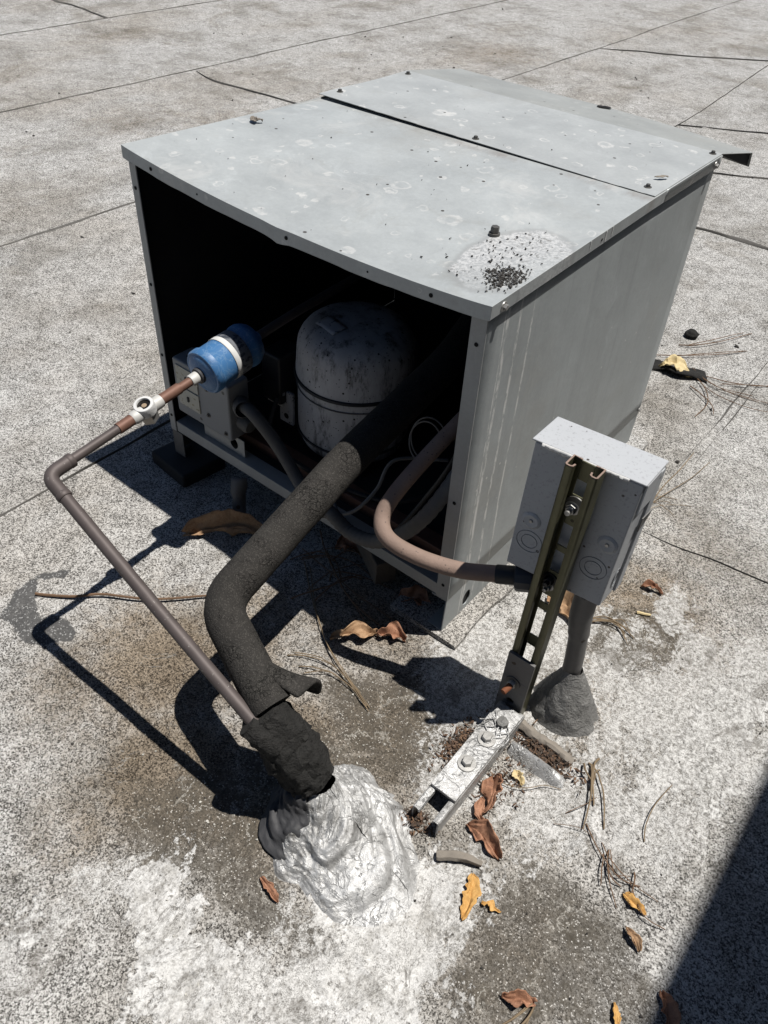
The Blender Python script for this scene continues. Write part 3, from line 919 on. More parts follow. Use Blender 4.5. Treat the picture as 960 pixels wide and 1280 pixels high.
for x, y in ((.012, .475), (.012, .684), (.335, YSL + .012), (W - .02, YSL + .026), (W - .008, .692)):
    z = top(x, y); small('screw', 'darksteel', SCREW, (z[0], z[1], z[2] + gap(x, y)), (0, 0, 1), unit, .78)
for y in (.022, .68):
    z = top(W + O, y); small('screw', 'steel', SCREW, (z[0], z[1], z[2] - .011), (1, 0, 0), unit, .85)
small('screw', 'steel', SCREW, shear(W + .001, D - .008, .012), (1, 0, 0), unit, .6)
for y, w_, l_ in ((.300, .0022, .013), (.281, .003, .016), (.236, .002, .012)):
    z = top(W + O, y)
    MB().box(z[0] + .0002, z[0] + .0006, z[1] - w_ / 2, z[1] + w_ / 2, z[2] - l_, z[2] - .001).build('paint_run', 'white', unit)
# base
MB().box(.016, W - .004, .001, .0028, .0, .0235).box(.016, W - .004, .0030, .030, .021, .0235).build('front_rail', 'galv', unit, bevel=.0006)
MB().box(.004, W - .003, .031, D - .006, .008, .0105).build('base_pan', 'pan_shade', unit)
MB().box(.03, W - .02, .055, .085, .012, .034).build('mounting_rail', 'braze', unit, bevel=.002)
# right runner with its round opening, left corner legs
rr_ = MB()
rr_.holed((.0, .14, -.0755, -.0015), (.066, -.048), (.011, .017), W - .0025, .0018, 'yz', 28)
rr_.box(W - .0025, W - .0007, .14, D, -.0755, -.0015)
rr_.box(W - .03, W - .003, .0, D, -.0755, -.074)
rr_.box(W - .03, W - .003, .0, D, -.003, -.0015)
rr_.build('base_runner', 'side', unit, fix=True)
MB().box(W - .006, W - .004, .03, .12, -.07, -.005).build('runner_hole_shade', 'painted_shade', unit)  # black sheet behind the opening paints in the shade seen through it
for y in (.0, .62):
    MB().box(.001, .0025, y, y + .05, -.058, -.001).box(.003, .03, y, y + .0018, -.058, -.001).build('leg', 'bracket', unit)
for x, y in ((.30, .66),):
    MB().box(x, x + .03, y, y + .002, -.058, -.001).build('leg', 'bracket', unit)

# blocks the cabinet stands on
bl = thing('support_block', (.02, .0, G), 'black block under the front corner of the cabinet below the blue drier', 'block', 'blocks under the cabinet')
MB().box(-.035, .075, -.035, .065, G - .004, -.0595).tf(lambda x, y, z: (x + .12 * y, y - .10 * x, z)).build('block', 'blkwood', bl, bevel=.006)
bl2 = thing('support_block', (.0, .62, G), 'black block under the rear corner of the cabinet, hidden behind the blue drier side', 'block', 'blocks under the cabinet')
MB().box(-.03, .09, .58, .69, G - .004, -.0595).build('block', 'blkwood', bl2, bevel=.006)
wp = thing('wood_block', (.46, .04, G), 'broken weathered wood offcut under the front rail behind the insulated pipe', 'wood block')
m = MB().box(-.055, .055, -.02, .02, -.025, .025)
m.tf(lambda x, y, z: (.478 + x * .86 + y * .5, .045 + y * .86 - x * .5, -.045 + z + .002 * math.sin(x * 90)))
m.build('timber', 'wood', wp, bevel=.003)
sl2 = thing('sleeper', (W, .3, G), 'low roofing-covered sleeper running under the cabinet side with a speckled top', 'sleeper')
sb = MB()
Y = np.linspace(-.012, D + .03, 60)
xo = W + .034 + (np.array([vnoise(y, 0, 20) for y in Y]) - .5) * .008
prof = [[(W - .10, y, -.0765), (W + .002, y, -.0762), (xx - .004, y, -.0765 + .001 * vnoise(y, 3, 40)), (xx, y, -.079), (xx + .001, y, G - .006)] for y, xx in zip(Y, xo)]
sb.grid(prof)
e = prof[0]
sb.add(e + [(W - .10, Y[0], G - .006)], [(0, 1, 2, 3, 4, 5)])
sb.build('roofing_wrap', 'roof', sl2, fix=True)
MB().box(W - .095, W + .026, -.008, D + .02, G - .006, -.0785).build('plank', 'wood', sl2)

# a bent weathered metal strip hanging below the rail
st = thing('metal_strip', (.24, .01, G), 'bent weathered sheet metal strip standing below the front rail beside the curled leaf', 'metal strip')
rows = []
for k in range(14):
    t_ = k / 13
    c = Vector((.200 + .030 * t_, -.012 - .035 * t_, -.004 - .082 * t_))
    a = .68 + .45 * math.sin(t_ * 4)
    wv = Vector((math.cos(a), math.sin(a), .15 * math.sin(5 * t_))) * (.017 * (1 - .45 * t_) * (1 + .5 * (vnoise(t_ * 7, 2, 1, 5) - .5)))
    rows.append([c - wv, c + Vector((0, -.006 * math.sin(t_ * 6), 0)), c + wv * .9])
MB().grid(rows).build('strip', 'bracket', st, solid=.0015)

# ------------------------------------------------------------------ compressor
CX, CY, CR = .302, .187, .106
comp = thing('compressor', (CX, CY, .0105), 'white hermetic compressor with soot stains and a dark weld seam inside the cabinet', 'compressor')
CZ = .03
prof = [(.001, CZ), (.055, CZ + .001), (.084, CZ + .006), (.096, CZ + .016), (CR - .004, CZ + .03), (CR - .003, CZ + .05), (CR - .003, CZ + .13), (CR - .001, CZ + .142), (CR, CZ + .15)]
prof += [(CR, CZ + .165), (CR - .002, CZ + .20)]
for k in range(1, 9):
    a = (k / 8) ** .8 * math.pi / 2
    prof.append((.002 + (CR - .004) * math.cos(a) ** .48 if k < 8 else .001, CZ + .20 + .052 * math.sin(a)))
MB().lathe(prof, (CX, CY, 0), n=48).build('shell', 'comp', comp, sharp=60)
sr = MB().tube([(CX + (CR + .0005) * math.cos(a), CY + (CR + .0005) * math.sin(a), CZ + .152) for a in np.linspace(0, 2 * math.pi, 60)], .0035, 8, False)
sr.build('weld_seam', 'black', comp)
sr = MB().tube([(CX + (CR - .0015) * math.cos(a), CY + (CR - .0015) * math.sin(a), CZ + .132) for a in np.linspace(0, 2 * math.pi, 60)], .0013, 6, False)
sr.build('shell_ridge', 'hose', comp)
sr = MB().tube([(CX + (CR - .0015) * math.cos(a), CY + (CR - .0015) * math.sin(a), CZ + .040) for a in np.linspace(0, 2 * math.pi, 60)], .0022, 6, False)
sr.build('heater_band', 'black', comp)
# sticker lying on the dome
sx0 = []
for u in np.linspace(-.026, .026, 7):
    r_ = []
    for v in np.linspace(-.016, .016, 5):
        x = -.020 + u * .93 + v * .2; y = -.045 + v * .95 - u * .22
        rr0 = math.hypot(x, y)
        q = min(1, ((rr0 - .002) / (CR - .004)))
        z = CZ + .20 + .052 * math.sqrt(max(0, 1 - q ** (2 / .48))) + .0018
        r_.append((CX + x, CY + y, z))
    sx0.append(r_)
MB().grid(sx0).build('sticker', 'sticker', comp, solid=.0006)
MB().box(CX - CR - .04, CX - CR + .006, CY - .09, CY - .03, .10, .20).build('terminal_box', 'black', comp, bevel=.005)
MB().box(CX - CR - .012, CX - CR + .022, CY - .075, CY - .068, .055, .125).build('valve_bracket', 'comp', comp, bevel=.002)
MB().tube([(CX - CR - .028, CY - .085, .102), (CX - CR + .0, CY - .078, .096)], .0045, 10).build('capillary_stub', 'label', comp)
MB().lathe([(.0001, .006), (.006, .005), (.0065, 0)], (CX - CR + .001, CY - .079, .122), (0, -1, .2), 12).build('bolt', 'steel', comp)
MB().lathe([(.0001, .0004), (.006, .0004)], (CX - CR + .006, CY - .0755, .072), (0, -1, 0), 12).build('hole', 'hole', comp)
for a in (.6, 2.4, 4.0, 5.6):
    MB().box(-.018, .018, -.012, .012, .0108, .0298).tf(lambda x, y, z: (CX + .075 * math.cos(a) + x, CY + .075 * math.sin(a) + y, z)).build('foot', 'black', comp, bevel=.003)

# ------------------------------------------------------------------ filter drier
AX = .226; DZ0 = .272
dr = thing('filter_drier', (AX, .0, DZ0), 'blue cylindrical filter drier with a white band on the pipe at the cabinet opening', 'filter drier')
dax = Vector((.0, 1, .12)).normalized()
d0 = Vector((AX, -.097, .2695))
R_ = .0352
MB().lathe([(.0075, -.006), (.0085, .0), (.012, .002), (.022, .0035), (.029, .006), (R_ - .0045, .0075), (R_ - .0030, .0070), (R_ - .001, .0075), (R_ + .0012, .0105), (R_ + .0016, .020), (R_ - .0008, .0235), (R_ - .0005, .088),
            (R_ + .001, .091), (R_ + .0010, .098), (R_ - .001, .103), (.030, .110), (.020, .114), (.0085, .117), (.0085, .126)], d0, dax, 40).build('shell', 'blue', dr)
MB().lathe([(R_ + .0003, .0485), (R_ + .0006, .0490), (R_ + .0006, .0575), (R_ + .0003, .058)], d0, dax, 40).build('white_band', 'label', dr)
MB().lathe([(R_ + .0002, .0585), (R_ + .0004, .0588), (R_ + .0004, .0785), (R_ + .0002, .079)], d0, dax, 40).build('label_wrap', 'greylabel', dr)
MB().lathe([(.0001, -.018), (.0088, -.018), (.0094, -.016), (.0094, -.004), (.0080, -.001)], d0, dax, 20).build('solder_joint', 'solder', dr)
MB().lathe([(.0080, -.004), (.0125, -.003), (.0130, .0025), (.010, .004)], d0, dax, 20).build('collar', 'tape', dr)

# liquid line in the cabinet
ll = thing('liquid_tube', (.226, .06, .27), 'thin dark tube running from the drier back into the dark cabinet', 'tube')
MB().tube(fillet([(.226, .027, .2845), (.228, .10, .294), (.24, .40, .32), (.30, .62, .34)], .05), .0075, 12).build('tube', 'copper', ll)
# ------------------------------------------------------------------ liquid line outside
lq = thing('liquid_line', (.232, -.369, .1), 'brown copper pipe with an elbow and sight glass running to the mastic flashing', 'pipe')
E0 = Vector((.232, -.370, .243))
tee = Vector((.2285, -.200, .2605))
end = Vector((.655, -.393, .085))
MB().tube([(.2262, -.1140, .2678), tee + Vector((0, .016, .0015))], .0070, 16).build('inlet_tube', 'braze', lq)
MB().tube([(.2266, -.137, .2664), (.2276, -.176, .2630)], .0086, 16).build('coupling', 'braze', lq)
dv = (E0 - tee).normalized()
MB().tube([tee - dv * -.012, tee + dv * .052], .0084, 16).build('coupling', 'braze', lq)
MB().tube([tee + dv * .045, E0 - dv * .030], .0068, 16).build('outlet_tube', 'copper', lq)
de = (end - E0).normalized()
MB().tube(fillet([E0 - dv * .036, E0, E0 + de * .036], .024, 8), .0100, 20).build('elbow', 'copper', lq)
for p, d in ((E0 - dv * .037, dv), (E0 + de * .037, de)):
    MB().tube([p - d * .0045, p - d * .003, p + d * .003, p + d * .0045], [.0096, .0106, .0106, .0096], 20).build('elbow_rim', 'copper', lq)
path = subdiv([E0 + de * .03, end], .02)
path = [p + Vector((0, 0, -.004 * math.sin(math.pi * i / (len(path) - 1)))) for i, p in enumerate(path)]
MB().tube(path, .0087, 20).build('long_tube', 'copper', lq)
# sight glass
sg = MB()
up = (Vector((.05, -.30, 1))).normalized()
sg.lathe([(.0001, -.020), (.0125, -.020), (.0140, -.018), (.0140, -.004)], tee, up, 6)
sgo = sg.build('sight_glass', 'chrome', lq, sharp=30)
MB().lathe([(.0118, -.004), (.0150, -.002), (.0154, .005), (.0154, .011), (.0144, .0138), (.0106, .0142), (.0100, .0112)], tee, up, 32).build('bezel', 'white', sgo)
MB().lathe([(.0001, .0105), (.0102, .0103)], tee, up, 28).build('lens', 'glass', sgo)
MB().lathe([(.0001, .0113), (.0032, .0112), (.0040, .0105)], tee, up, 20).build('moisture_dot', 'dot', sgo)
for d in (-1, 1):
    q = tee + dv * d * .017
    MB().lathe([(.0098, -.010), (.0102, -.004), (.0102, .006), (.0085, .010)], q, dv, 20).build('solder_joint', 'solder', sgo)
# ------------------------------------------------------------------ insulated suction line
ip = thing('suction_line', (.49, -.33, .1), 'thick black foam-insulated pipe bending from the open cabinet down to the flashing', 'insulated pipe')
I0 = [(.44, .46, .34), (.482, .20, .275), (.486, -.055, .222), (.4935, -.318, .140), (.624, -.361, .100), (.658, -.367, .083)]
pth = fillet(I0, .036, 8)
pth = subdiv(pth, .012)
IR = .0275
def ir(t_, a):
    return 1 + .03 * (vnoise(t_ * 60, a * 3, 1, 4) - .5)
MB().tube(pth[:-2], IR, 28, True, ir).build('foam_sleeve', 'foam', ip)
# inner bare end seen where the sleeve has split
MB().tube([(.605, -.362, .102), (.640, -.371, .082), (.650, -.369, .06)], .0185, 18).build('bare_pipe', 'tape', ip)
# the split flap of foam
rows = []
for k in range(9):
    t_ = k / 8
    c = Vector((.596, -.352, .106)).lerp(Vector((.658, -.353, .088)), t_)
    r_ = []
    for j in range(9):
        a = rad(-20 + 115 * j / 8 )
        q = IR * (1.05 + .62 * t_ * t_ * (j / 8 < .75))
        r_.append(c + Vector((.10 * math.sin(a) * q, math.cos(a) * q + .014 * t_, math.sin(a) * q)))
    rows.append(r_)
MB().grid(rows).build('split_flap', 'foam', ip, solid=-.008, subsurf=1)

# black mastic lump and cap round the pipes
lump = thing('mastic_wrap', (.69, -.36, G), 'cracked black mastic lump wrapped round both pipe ends above the silver flashing', 'mastic wrap')
lp_ = spline([(.628, -.377, .095), (.645, -.371, .072), (.660, -.368, .048), (.675, -.363, .024), (.689, -.358, -.002), (.699, -.355, -.018)], 7)
rr1 = np.interp(np.linspace(0, 1, len(lp_)), [0, .12, .3, .55, .8, .94, 1], [.025, .0300, .0335, .0355, .0345, .032, .025])
def lf(t_, a):
    return .90 + .20 * vnoise(t_ * 9, a * 2.2, 1, 12) + .16 * (vnoise(t_ * 26, a * 7, 1, 2) - .5) + .10 * (vnoise(t_ * 60, a * 16, 1, 7) - .5)
MB().tube(lp_, rr1, 56, True, lf).build('lump', 'tar', lump)
lm = MB().tube(spline([(.632, -.4025, .0965), (.646, -.397, .085), (.664, -.386, .066)], 6), [.0125, .0128, .013, .0135, .014, .0145, .015, .0155, .016, .0165, .017, .017, .017], 20, True, lf)
lm.build('pipe_collar', 'tar', lump)

# silver painted flashing cone
fc = thing('roof_flashing', (.755, -.365, G), 'wrinkled silver-painted mastic cone sealing the pipes to the roof', 'roof flashing')
cx, cy = .742, -.366
ax_ = Vector((.704, -.353, -.016))
def cone(r0, r1, n, m_, a0, a1, off, seed, tape=False):
    rows = []
    for i in range(m_):
        t_ = i / (m_ - 1)
        r_ = []
        for j in range(n):
            a = a0 + (a1 - a0) * j / (n - 1)
            ca, sa = math.cos(a), math.sin(a)
            lobe = 1 + .10 * math.sin(a * 2 + .6) + .08 * math.sin(a * 3 + 2.2) + .04 * math.sin(a * 7 + 1)
            lobe += .12 * math.cos(a + .7)
            lobe += .16 * (fbm(ca * 1.6 + 20, sa * 1.6 + 20, 2.2, 5, 3) - .5)
            dl = (a - rad(222) + math.pi) % (2 * math.pi) - math.pi
            lobe *= 1 - .40 * math.exp(-(dl / .75) ** 2)
            dr_ = (a - rad(335) + math.pi) % (2 * math.pi) - math.pi
            lobe *= 1 + .16 * math.exp(-(dr_ / .6) ** 2)
            if tape:
                lobe = 1.02 - .42 * max(0, (a - rad(236)) / rad(40)) ** 1.3 + .10 * (vnoise(a * 6, 3, 1, 4) - .5)
            rr = r0 + (r1 * lobe - r0) * t_
            c = Vector((ax_.x, ax_.y, 0)).lerp(Vector((cx, cy, 0)), min(1, t_ * 1.1))
            ring = math.sin(16 * t_ + 5 * fbm(ca * 1.1 + 3, sa * 1.1 + 3 + t_ * .8, 1.6, seed, 3) + 2.2 * a) * .5
            ring2 = fbm(ca * 1.5 + 9, sa * 1.5 + t_ * 4.5 + 9, 1.7, seed + 4, 4) - .5
            fine = fbm(ca * 3 + 5, sa * 3 + t_ * 9 + 5, 3.0, seed + 8, 3) - .5
            env = (math.sin(math.pi * min(1, t_ * .86 + .14))) ** .7
            rr += (ring * .0035 + ring2 * .012) * env + off
            px_, py_ = c.x + ca * rr, c.y + sa * rr
            zg = ground(px_, py_) - .0012
            hz = (ax_.z - zg) * (1 - t_) ** 1.3
            zz = zg + hz + (ring * .0042 + ring2 * .012 + fine * .0065 + .002) * env + off
            r_.append((px_, py_, zz))
        rows.append(r_)
    return rows
MB().grid(cone(.022, .108, 240, 90, 0, 2 * math.pi, 0, 60)).build('cone', 'silver', fc, fix=False, sharp=80)
tr = cone(.0245, .088, 60, 36, rad(150), rad(282), .0060, 60, True)
MB().grid(tr).build('tape_patch', 'tape', fc, solid=.002, sharp=80)

# ------------------------------------------------------------------ control box on the left
cb = thing('pressure_control', (.11, .0, .02), 'gray pressure control box with a paper scale window below the blue drier', 'control box')
MB().box(.035, .178, -.004, .045, .062, .178).build('case', 'ctrl', cb, bevel=.004)
MB().box(.045, .1005, -.0062, -.0042, .128, .168).build('scale_card', 'dial', cb)
MB().box(.045, .1005, -.0062, -.0042, .086, .124).build('scale_card', 'dial', cb)
for x, z in ((.072, .147), (.072, .105)):
    MB().box(x - .002, x + .002, -.0085, -.0064, z - .005, z + .005).build('pointer', 'black', cb)
for x, z in ((.122, .094), (.124, .15), (.165, .075)):
    small('screw', 'darksteel', SCREW, (x, -.0042, z), (0, -1, 0), cb, .6)
MB().lathe([(.0001, .034), (.0135, .034), (.0155, .030), (.0155, .012), (.013, .010), (.013, 0)], (.170, .022, .10), (1, 0, -.1), 20).build('bellows', 'hose', cb)
MB().lathe([(.0001, .0), (.016, .0), (.017, .004), (.0165, .022), (.0145, .024)], (.182, .02, .135), (.5, -.3, .1), 20).build('conduit_hub', 'hose', cb)
mp = MB().holed((.085, .192, .0245, .0615), (.165, .044), (.010, .012), .012, .0016, 'xz', 24)
mp.build('mounting_plate', 'galv', cb)

# gray flexible conduit: control box, sagging below the rail, up behind the right post
hs = thing('flexible_conduit', (.45, 0, .06), 'gray ribbed conduit sagging over the front rail behind the insulated pipe', 'conduit')
hp = spline([(.19, .018, .137), (.225, .012, .136), (.268, .02, .092), (.318, .02, .038), (.365, -.002, .030), (.41, -.03, .060), (.44, -.035, .078), (.484, -.035, .062), (.537, -.033, .076), (.588, -.025, .128), (.618, .0, .19), (.634, .05, .27), (.630, .14, .36)], 16)
nh = len(hp)
MB().tube(hp, .0116, 16, True, lambda t_, a: 1 + (.05 * math.sin(t_ * nh * 2.1) if t_ > .42 else 0)).build('hose', 'hose', hs)

# ------------------------------------------------------------------ inside wires
wc = thing('wire_loop', (.504, .12, .17), 'thin gray wire loop hanging in the dark right half of the cabinet', 'wire')
m = MB()
for q in range(2):
    m.tube([(.506 + (.030 + .004 * q) * math.cos(a), .12 + .01 * q + .01 * math.sin(a), .168 + (.034 + .002 * q) * math.sin(a)) for a in np.linspace(0, 5.6, 40)], .0014, 6, False)
m.build('loop', 'wire', wc)
ch = thing('cable', (.45, .08, .08), 'gray cable hanging in a loop inside the cabinet right of the insulated pipe', 'cable')
MB().tube(spline([(.40, .02, .05), (.425, .005, .040), (.45, .02, .052), (.468, .05, .09), (.472, .09, .13), (.53, .16, .12)], 8), .0032, 8).build('wire', 'wire', ch)

for lab, pts, r_ in (('thin black cable draped behind the tan conduit inside the cabinet', [(.52, .03, .03), (.55, .06, .10), (.58, .10, .20), (.56, .20, .30), (.50, .30, .34)], .004),
                   ('black cable running from the compressor box along the cabinet floor', [(.20, .09, .12), (.22, .05, .06), (.30, .05, .042), (.40, .06, .04), (.50, .10, .05), (.60, .25, .09)], .0045),
                   ('dark wire leaning against the compressor side', [(.36, .07, .04), (.385, .085, .10), (.40, .12, .16), (.43, .22, .22)], .0028)):
    q_ = thing('cable', pts[0], lab, 'cable')
    MB().tube(spline(pts, 8), r_, 8).build('wire', 'black', q_)
# ------------------------------------------------------------------ tan conduit to the switch box
tc_ = thing('sealtight_conduit', (.66, -.06, .15), 'faded tan flexible conduit curving out of the cabinet to the switch box', 'conduit')
tp = spline([(.61, .20, .33), (.592, .10, .285), (.575, .01, .232), (.567, -.045, .195), (.571, -.072, .172), (.598, -.088, .162), (.645, -.078, .151), (.70, -.058, .149), (.745, -.035, .155), (.772, -.022, .160)], 12)
MB().tube(tp, .0120, 20).build('conduit', 'conduit', tc_)
cdir = (Vector(tp[-1]) - Vector(tp[-6])).normalized()
ce = Vector(tp[-1])
MB().lathe([(.0128, -.030), (.0136, -.028), (.0136, .0)], ce, cdir, 20).build('ferrule', 'black', tc_)
MB().lathe([(.0155, -.004), (.0205, -.002), (.0215, .002), (.0215, .020), (.020, .023), (.014, .024)], ce, cdir, 12).build('gland_nut', 'nut', tc_, sharp=25)
MB().tube(spline([tuple(ce + cdir * .020), tuple(ce + cdir * .036), (.812, -.002, .178), (.815, .001, .187)], 5), .0125, 16).build('elbow_fitting', 'black', tc_)

# ------------------------------------------------------------------ disconnect switch box
eb = thing('switch_box', (.82, -.005, .185), 'gray electrical disconnect box mounted on the olive strut post beside the cabinet', 'electrical box')
bx0, bx1, by0, by1, bz0, bz1 = .7555, .8895, -.0335, .019, .186, .392
skew = lambda x, y, z: (x, y + (x - bx0) * .10 - .0, z)
MB().box(bx0, bx1, by0, by1 - .014, bz0, bz1).tf(skew).build('body', 'ebox', eb, bevel=.002)
cv = MB()
cv.box(bx0 - .003, bx1 + .003, by1 - .014 + .0005, by1 + .005, bz0 - .002, bz1 - .004)
cv.tf(skew).build('cover', 'ebox', eb, bevel=.0015)
MB().box(bx0 - .004, bx1 + .0025, by0 - .001, by1 + .007, bz1 + .0005, bz1 + .0035).tf(skew).build('top_cap', 'ebox', eb, bevel=.0015)
MB().box(bx1 + .0003, bx1 + .0028, by0 + .004, by1 - .010, bz1 - .045, bz1 - .0005).tf(skew).build('side_flange', 'ebox', eb, bevel=.0008)
MB().add([skew(bx1 + .003, by1 - .02, .300), skew(bx1 + .003, by1 - .004, .305), skew(bx1 + .006, by1 - .004, .330), skew(bx1 + .003, by1 - .020, .322),
          skew(bx1 + .0042, by1 - .02, .300), skew(bx1 + .0042, by1 - .004, .305), skew(bx1 + .0075, by1 - .004, .330), skew(bx1 + .0042, by1 - .020, .322)],
         [(0, 1, 2, 3), (7, 6, 5, 4), (0, 4, 5, 1), (1, 5, 6, 2), (2, 6, 7, 3), (3, 7, 4, 0)]).build('hasp_tab', 'bracket', eb)
def knock(x, z, r, face='b'):
    m = MB()
    for q in (r, r * .62):
        pts = [(x + q * math.cos(a), by0 - .0003 + (x + q * math.cos(a) - bx0) * .10, z + q * math.sin(a)) for a in np.linspace(0, 2 * math.pi, 40)]
        m.tube(pts, .00045, 6, False)
    return m.build('knockout', 'ctrl', eb)
knock(.779, .239, .0175); knock(.866, .244, .0175)
for x, z in ((.775, .274), (.873, .290)):
    MB().lathe([(.0001, .0005), (.0045, .0012), (.0095, .0022), (.0125, .0008), (.0135, 0)], skew(x, by0 - .0002, z), (.1, -1, 0), 20).build('dimple', 'ebox', eb)
    MB().lathe([(.0001, .0024), (.0022, .0022), (.0028, .0005)], skew(x, by0 - .0006, z), (.1, -1, 0), 10).build('stud', 'steel', eb)
m = MB()
for q in (.013, .0085):
    m.tube([skew(bx1 + .0006, -.008 + q * .62 * math.cos(a), .222 + q * 1.2 * math.sin(a)) for a in np.linspace(0, 2 * math.pi, 36)], .0005, 6, False)
m.build('knockout', 'ctrl', eb)
# thick torn white paint at the top edge of the back
xsx = np.linspace(.765, .872, 120)
rows = []
for x in xsx:
    q = (x - .765) / .107
    env = max(0, math.sin(q * math.pi)) ** .6
    dpt = .0008 + env * (.004 * vnoise(x, 0, 70, 4) + .007 * max(0, vnoise(x, 0, 230, 6) - .35) + .004 * max(0, vnoise(x, 0, 520, 9) - .4)) + .020 * math.exp(-((x - .8285) / .0035) ** 2) * (.6 + .6 * vnoise(x, 0, 600, 2))
    rows.append([skew(x, by0 - .0013, bz1 + .0032), skew(x, by0 - .0022 - .001 * vnoise(x, 1, 300, 1), bz1 - .0002), skew(x, by0 - .0010 - .0018 * vnoise(x, 2, 300, 1), bz1 - dpt * .7 - .0003), skew(x, by0 - .0004, bz1 - dpt - .0008)])
MB().grid(rows).build('peeling_paint', 'white', eb, solid=.0004, sharp=70)

# ------------------------------------------------------------------ strut stand
ss = thing('strut_stand', (.828, -.06, G), 'olive slotted strut post bolted upright to a silver-painted foot channel', 'strut post')
SXc = .8265
yb = -.0375 ; yf = -.060
def half(sgn):
    pts = [(SXc + sgn * .0095, yf + .007), (SXc + sgn * .0105, yf + .0015), (SXc + sgn * .0140, yf - .0002), (SXc + sgn * .0185, yf), (SXc + sgn * .0205, yf + .002), (SXc + sgn * .0205, yb - .0002), (SXc + sgn * .0085, yb - .0002)]
    w = []
    for i, p in enumerate(pts):
        a = Vector(pts[max(0, i - 1)]); b = Vector(pts[min(len(pts) - 1, i + 1)])
        t_ = (b - a).normalized(); nn = Vector((-t_.y, t_.x)) * .0022 * sgn
        w.append((p[0] + nn.x, p[1] + nn.y))
    return pts + w[::-1]
zt, zb = .402, -.078
lean = lambda x, y, z: (x + (z - .15) * .004, y - (z + .05) * .0, z)
m = MB()
for s_ in (-1, 1):
    poly = half(s_)
    m.prism(poly, zb, zt, 'xy')
z = zb
slots = [(.012, .068), (.090, .146), (.160, .176), (.222, .258), (.268, .305), (.352, .375)]
prev = zb
for a, b in slots + [(zt, zt)]:
    m.box(SXc - .0083, SXc + .0083, yb - .0022, yb - .0003, prev, a)
    prev = b
m.tf(lean).build('post_channel', 'zinc', ss, bevel=.0005)
# white painted rims on the top of the channel
for s_ in (-1, 1):
    MB().prism(half(s_), zt + .0004, zt + .0016, 'xy').tf(lean).build('painted_rim', 'conduit', ss)
HEX = MB().lathe([(.0001, .0088), (.0058, .0088), (.0066, .0078), (.0066, .0012)], n=6).lathe([(.0001, .0016), (.0098, .0014), (.0102, 0)], n=24).lathe([(.0001, .0150), (.0034, .0146), (.0036, .0086)], n=14)
HEXB = MB().lathe([(.0001, .0085), (.0060, .0085), (.0070, .0075), (.0070, .0020)], n=6).lathe([(.0001, .0026), (.0118, .0022), (.0122, 0)], n=24)
small('hex_bolt', 'steel', HEX, lean(SXc - .003, yb - .0024, .333), (0, -1, 0), ss)
small('hex_bolt', 'black', HEX, lean(SXc - .003, yb - .0024, .207), (0, -1, 0), ss)
MB().lathe([(.0001, .0014), (.0125, .0014), (.013, 0)], lean(SXc - .001, yb - .0024, .338), (0, -1, 0), 28).build('washer', 'darksteel', ss)
small('hex_bolt', 'steel', HEX, lean(SXc - .003, yb - .0024, .194), (0, -1, 0), ss, .8)
# L bracket: upright leg with one bolt, flat leg with two
ub = MB().holed((SXc - .0215, SXc + .0205, -.078, .012), (SXc, -.040), (.0065, .0065), yf - .0052, .005, 'xz', 24)
ub.box(SXc - .0215, SXc + .0205, yf - .0052, yf - .0002, .012, .062)
brk = ub.build('upright_bracket', 'bracket', ss, bevel=.0006)
small('bolt_washer', 'darksteel', MB().lathe([(.0001, .0018), (.0115, .0016), (.012, 0)], n=24), (SXc - .003, yf - .0054, .005), (0, -1, 0), ss)
small('hex_nut', 'steel', MB().lathe([(.0001, .0060), (.0062, .0060), (.0070, .0050), (.0070, .0)], n=6), (SXc - .003, yf - .0072, .005), (0, -1, 0), ss)
MB().lathe([(.0001, .016), (.0044, .0156), (.0048, .014), (.0048, .0)], (SXc - .003, yf - .0132, .005), (-.15, -1, -.1), 14).build('bolt_end', 'rust', ss)
# foot channel lying on the roof, open side up
fx = .8345
m = MB()
FY0, FY1 = -.284, -.066
def fhalf(sgn):
    z0 = -.087; z1 = -.0495
    pts = [(fx + sgn * .0105, z1 - .007), (fx + sgn * .0115, z1 - .0015), (fx + sgn * .015, z1), (fx + sgn * .0195, z1 - .0002), (fx + sgn * .0212, z1 - .002), (fx + sgn * .0212, z0), (fx + sgn * .0002, z0)]
    w = []
    for i, p in enumerate(pts):
        a = Vector(pts[max(0, i - 1)]); b = Vector(pts[min(len(pts) - 1, i + 1)])
        t_ = (b - a).normalized(); nn = Vector((-t_.y, t_.x)) * .0022 * -sgn
        w.append((p[0] + nn.x, p[1] + nn.y))
    return pts + w[::-1]
for s_ in (-1, 1):
    m.prism(fhalf(s_), FY0, FY1, 'xz')
m.build('foot_channel', 'silver', ss, bevel=.0005)
MB().box(fx - .0205, fx + .0205, -.246, -.072, -.0490, -.0435).build('flat_bracket', 'silver', ss, bevel=.0008)
for y in (-.140, -.190):
    small('foot_bolt', 'steel', HEXB, (fx + .0005, y, -.0434), (0, 0, 1), ss, 1.1)
MB().lathe([(.0001, .010), (.0085, .009), (.0095, .0)], (fx + .004, -.1035, -.0432), (0, -.2, 1), 7).build('mastic_plug', 'greymastic', ss)
# a silver painted dribble round the bolts
m = MB()
for k in range(10):
    x = fx + rng.uniform(-.016, .018); y = rng.uniform(-.13, -.08)
    m.tube(spline([(x, y, -.0425), (x + rng.uniform(-.012, .012), y - .012, -.040), (x + rng.uniform(-.016, .016), y - .026, -.0425)], 4), .0009, 6)
m.build('paint_drips', 'silver', ss)
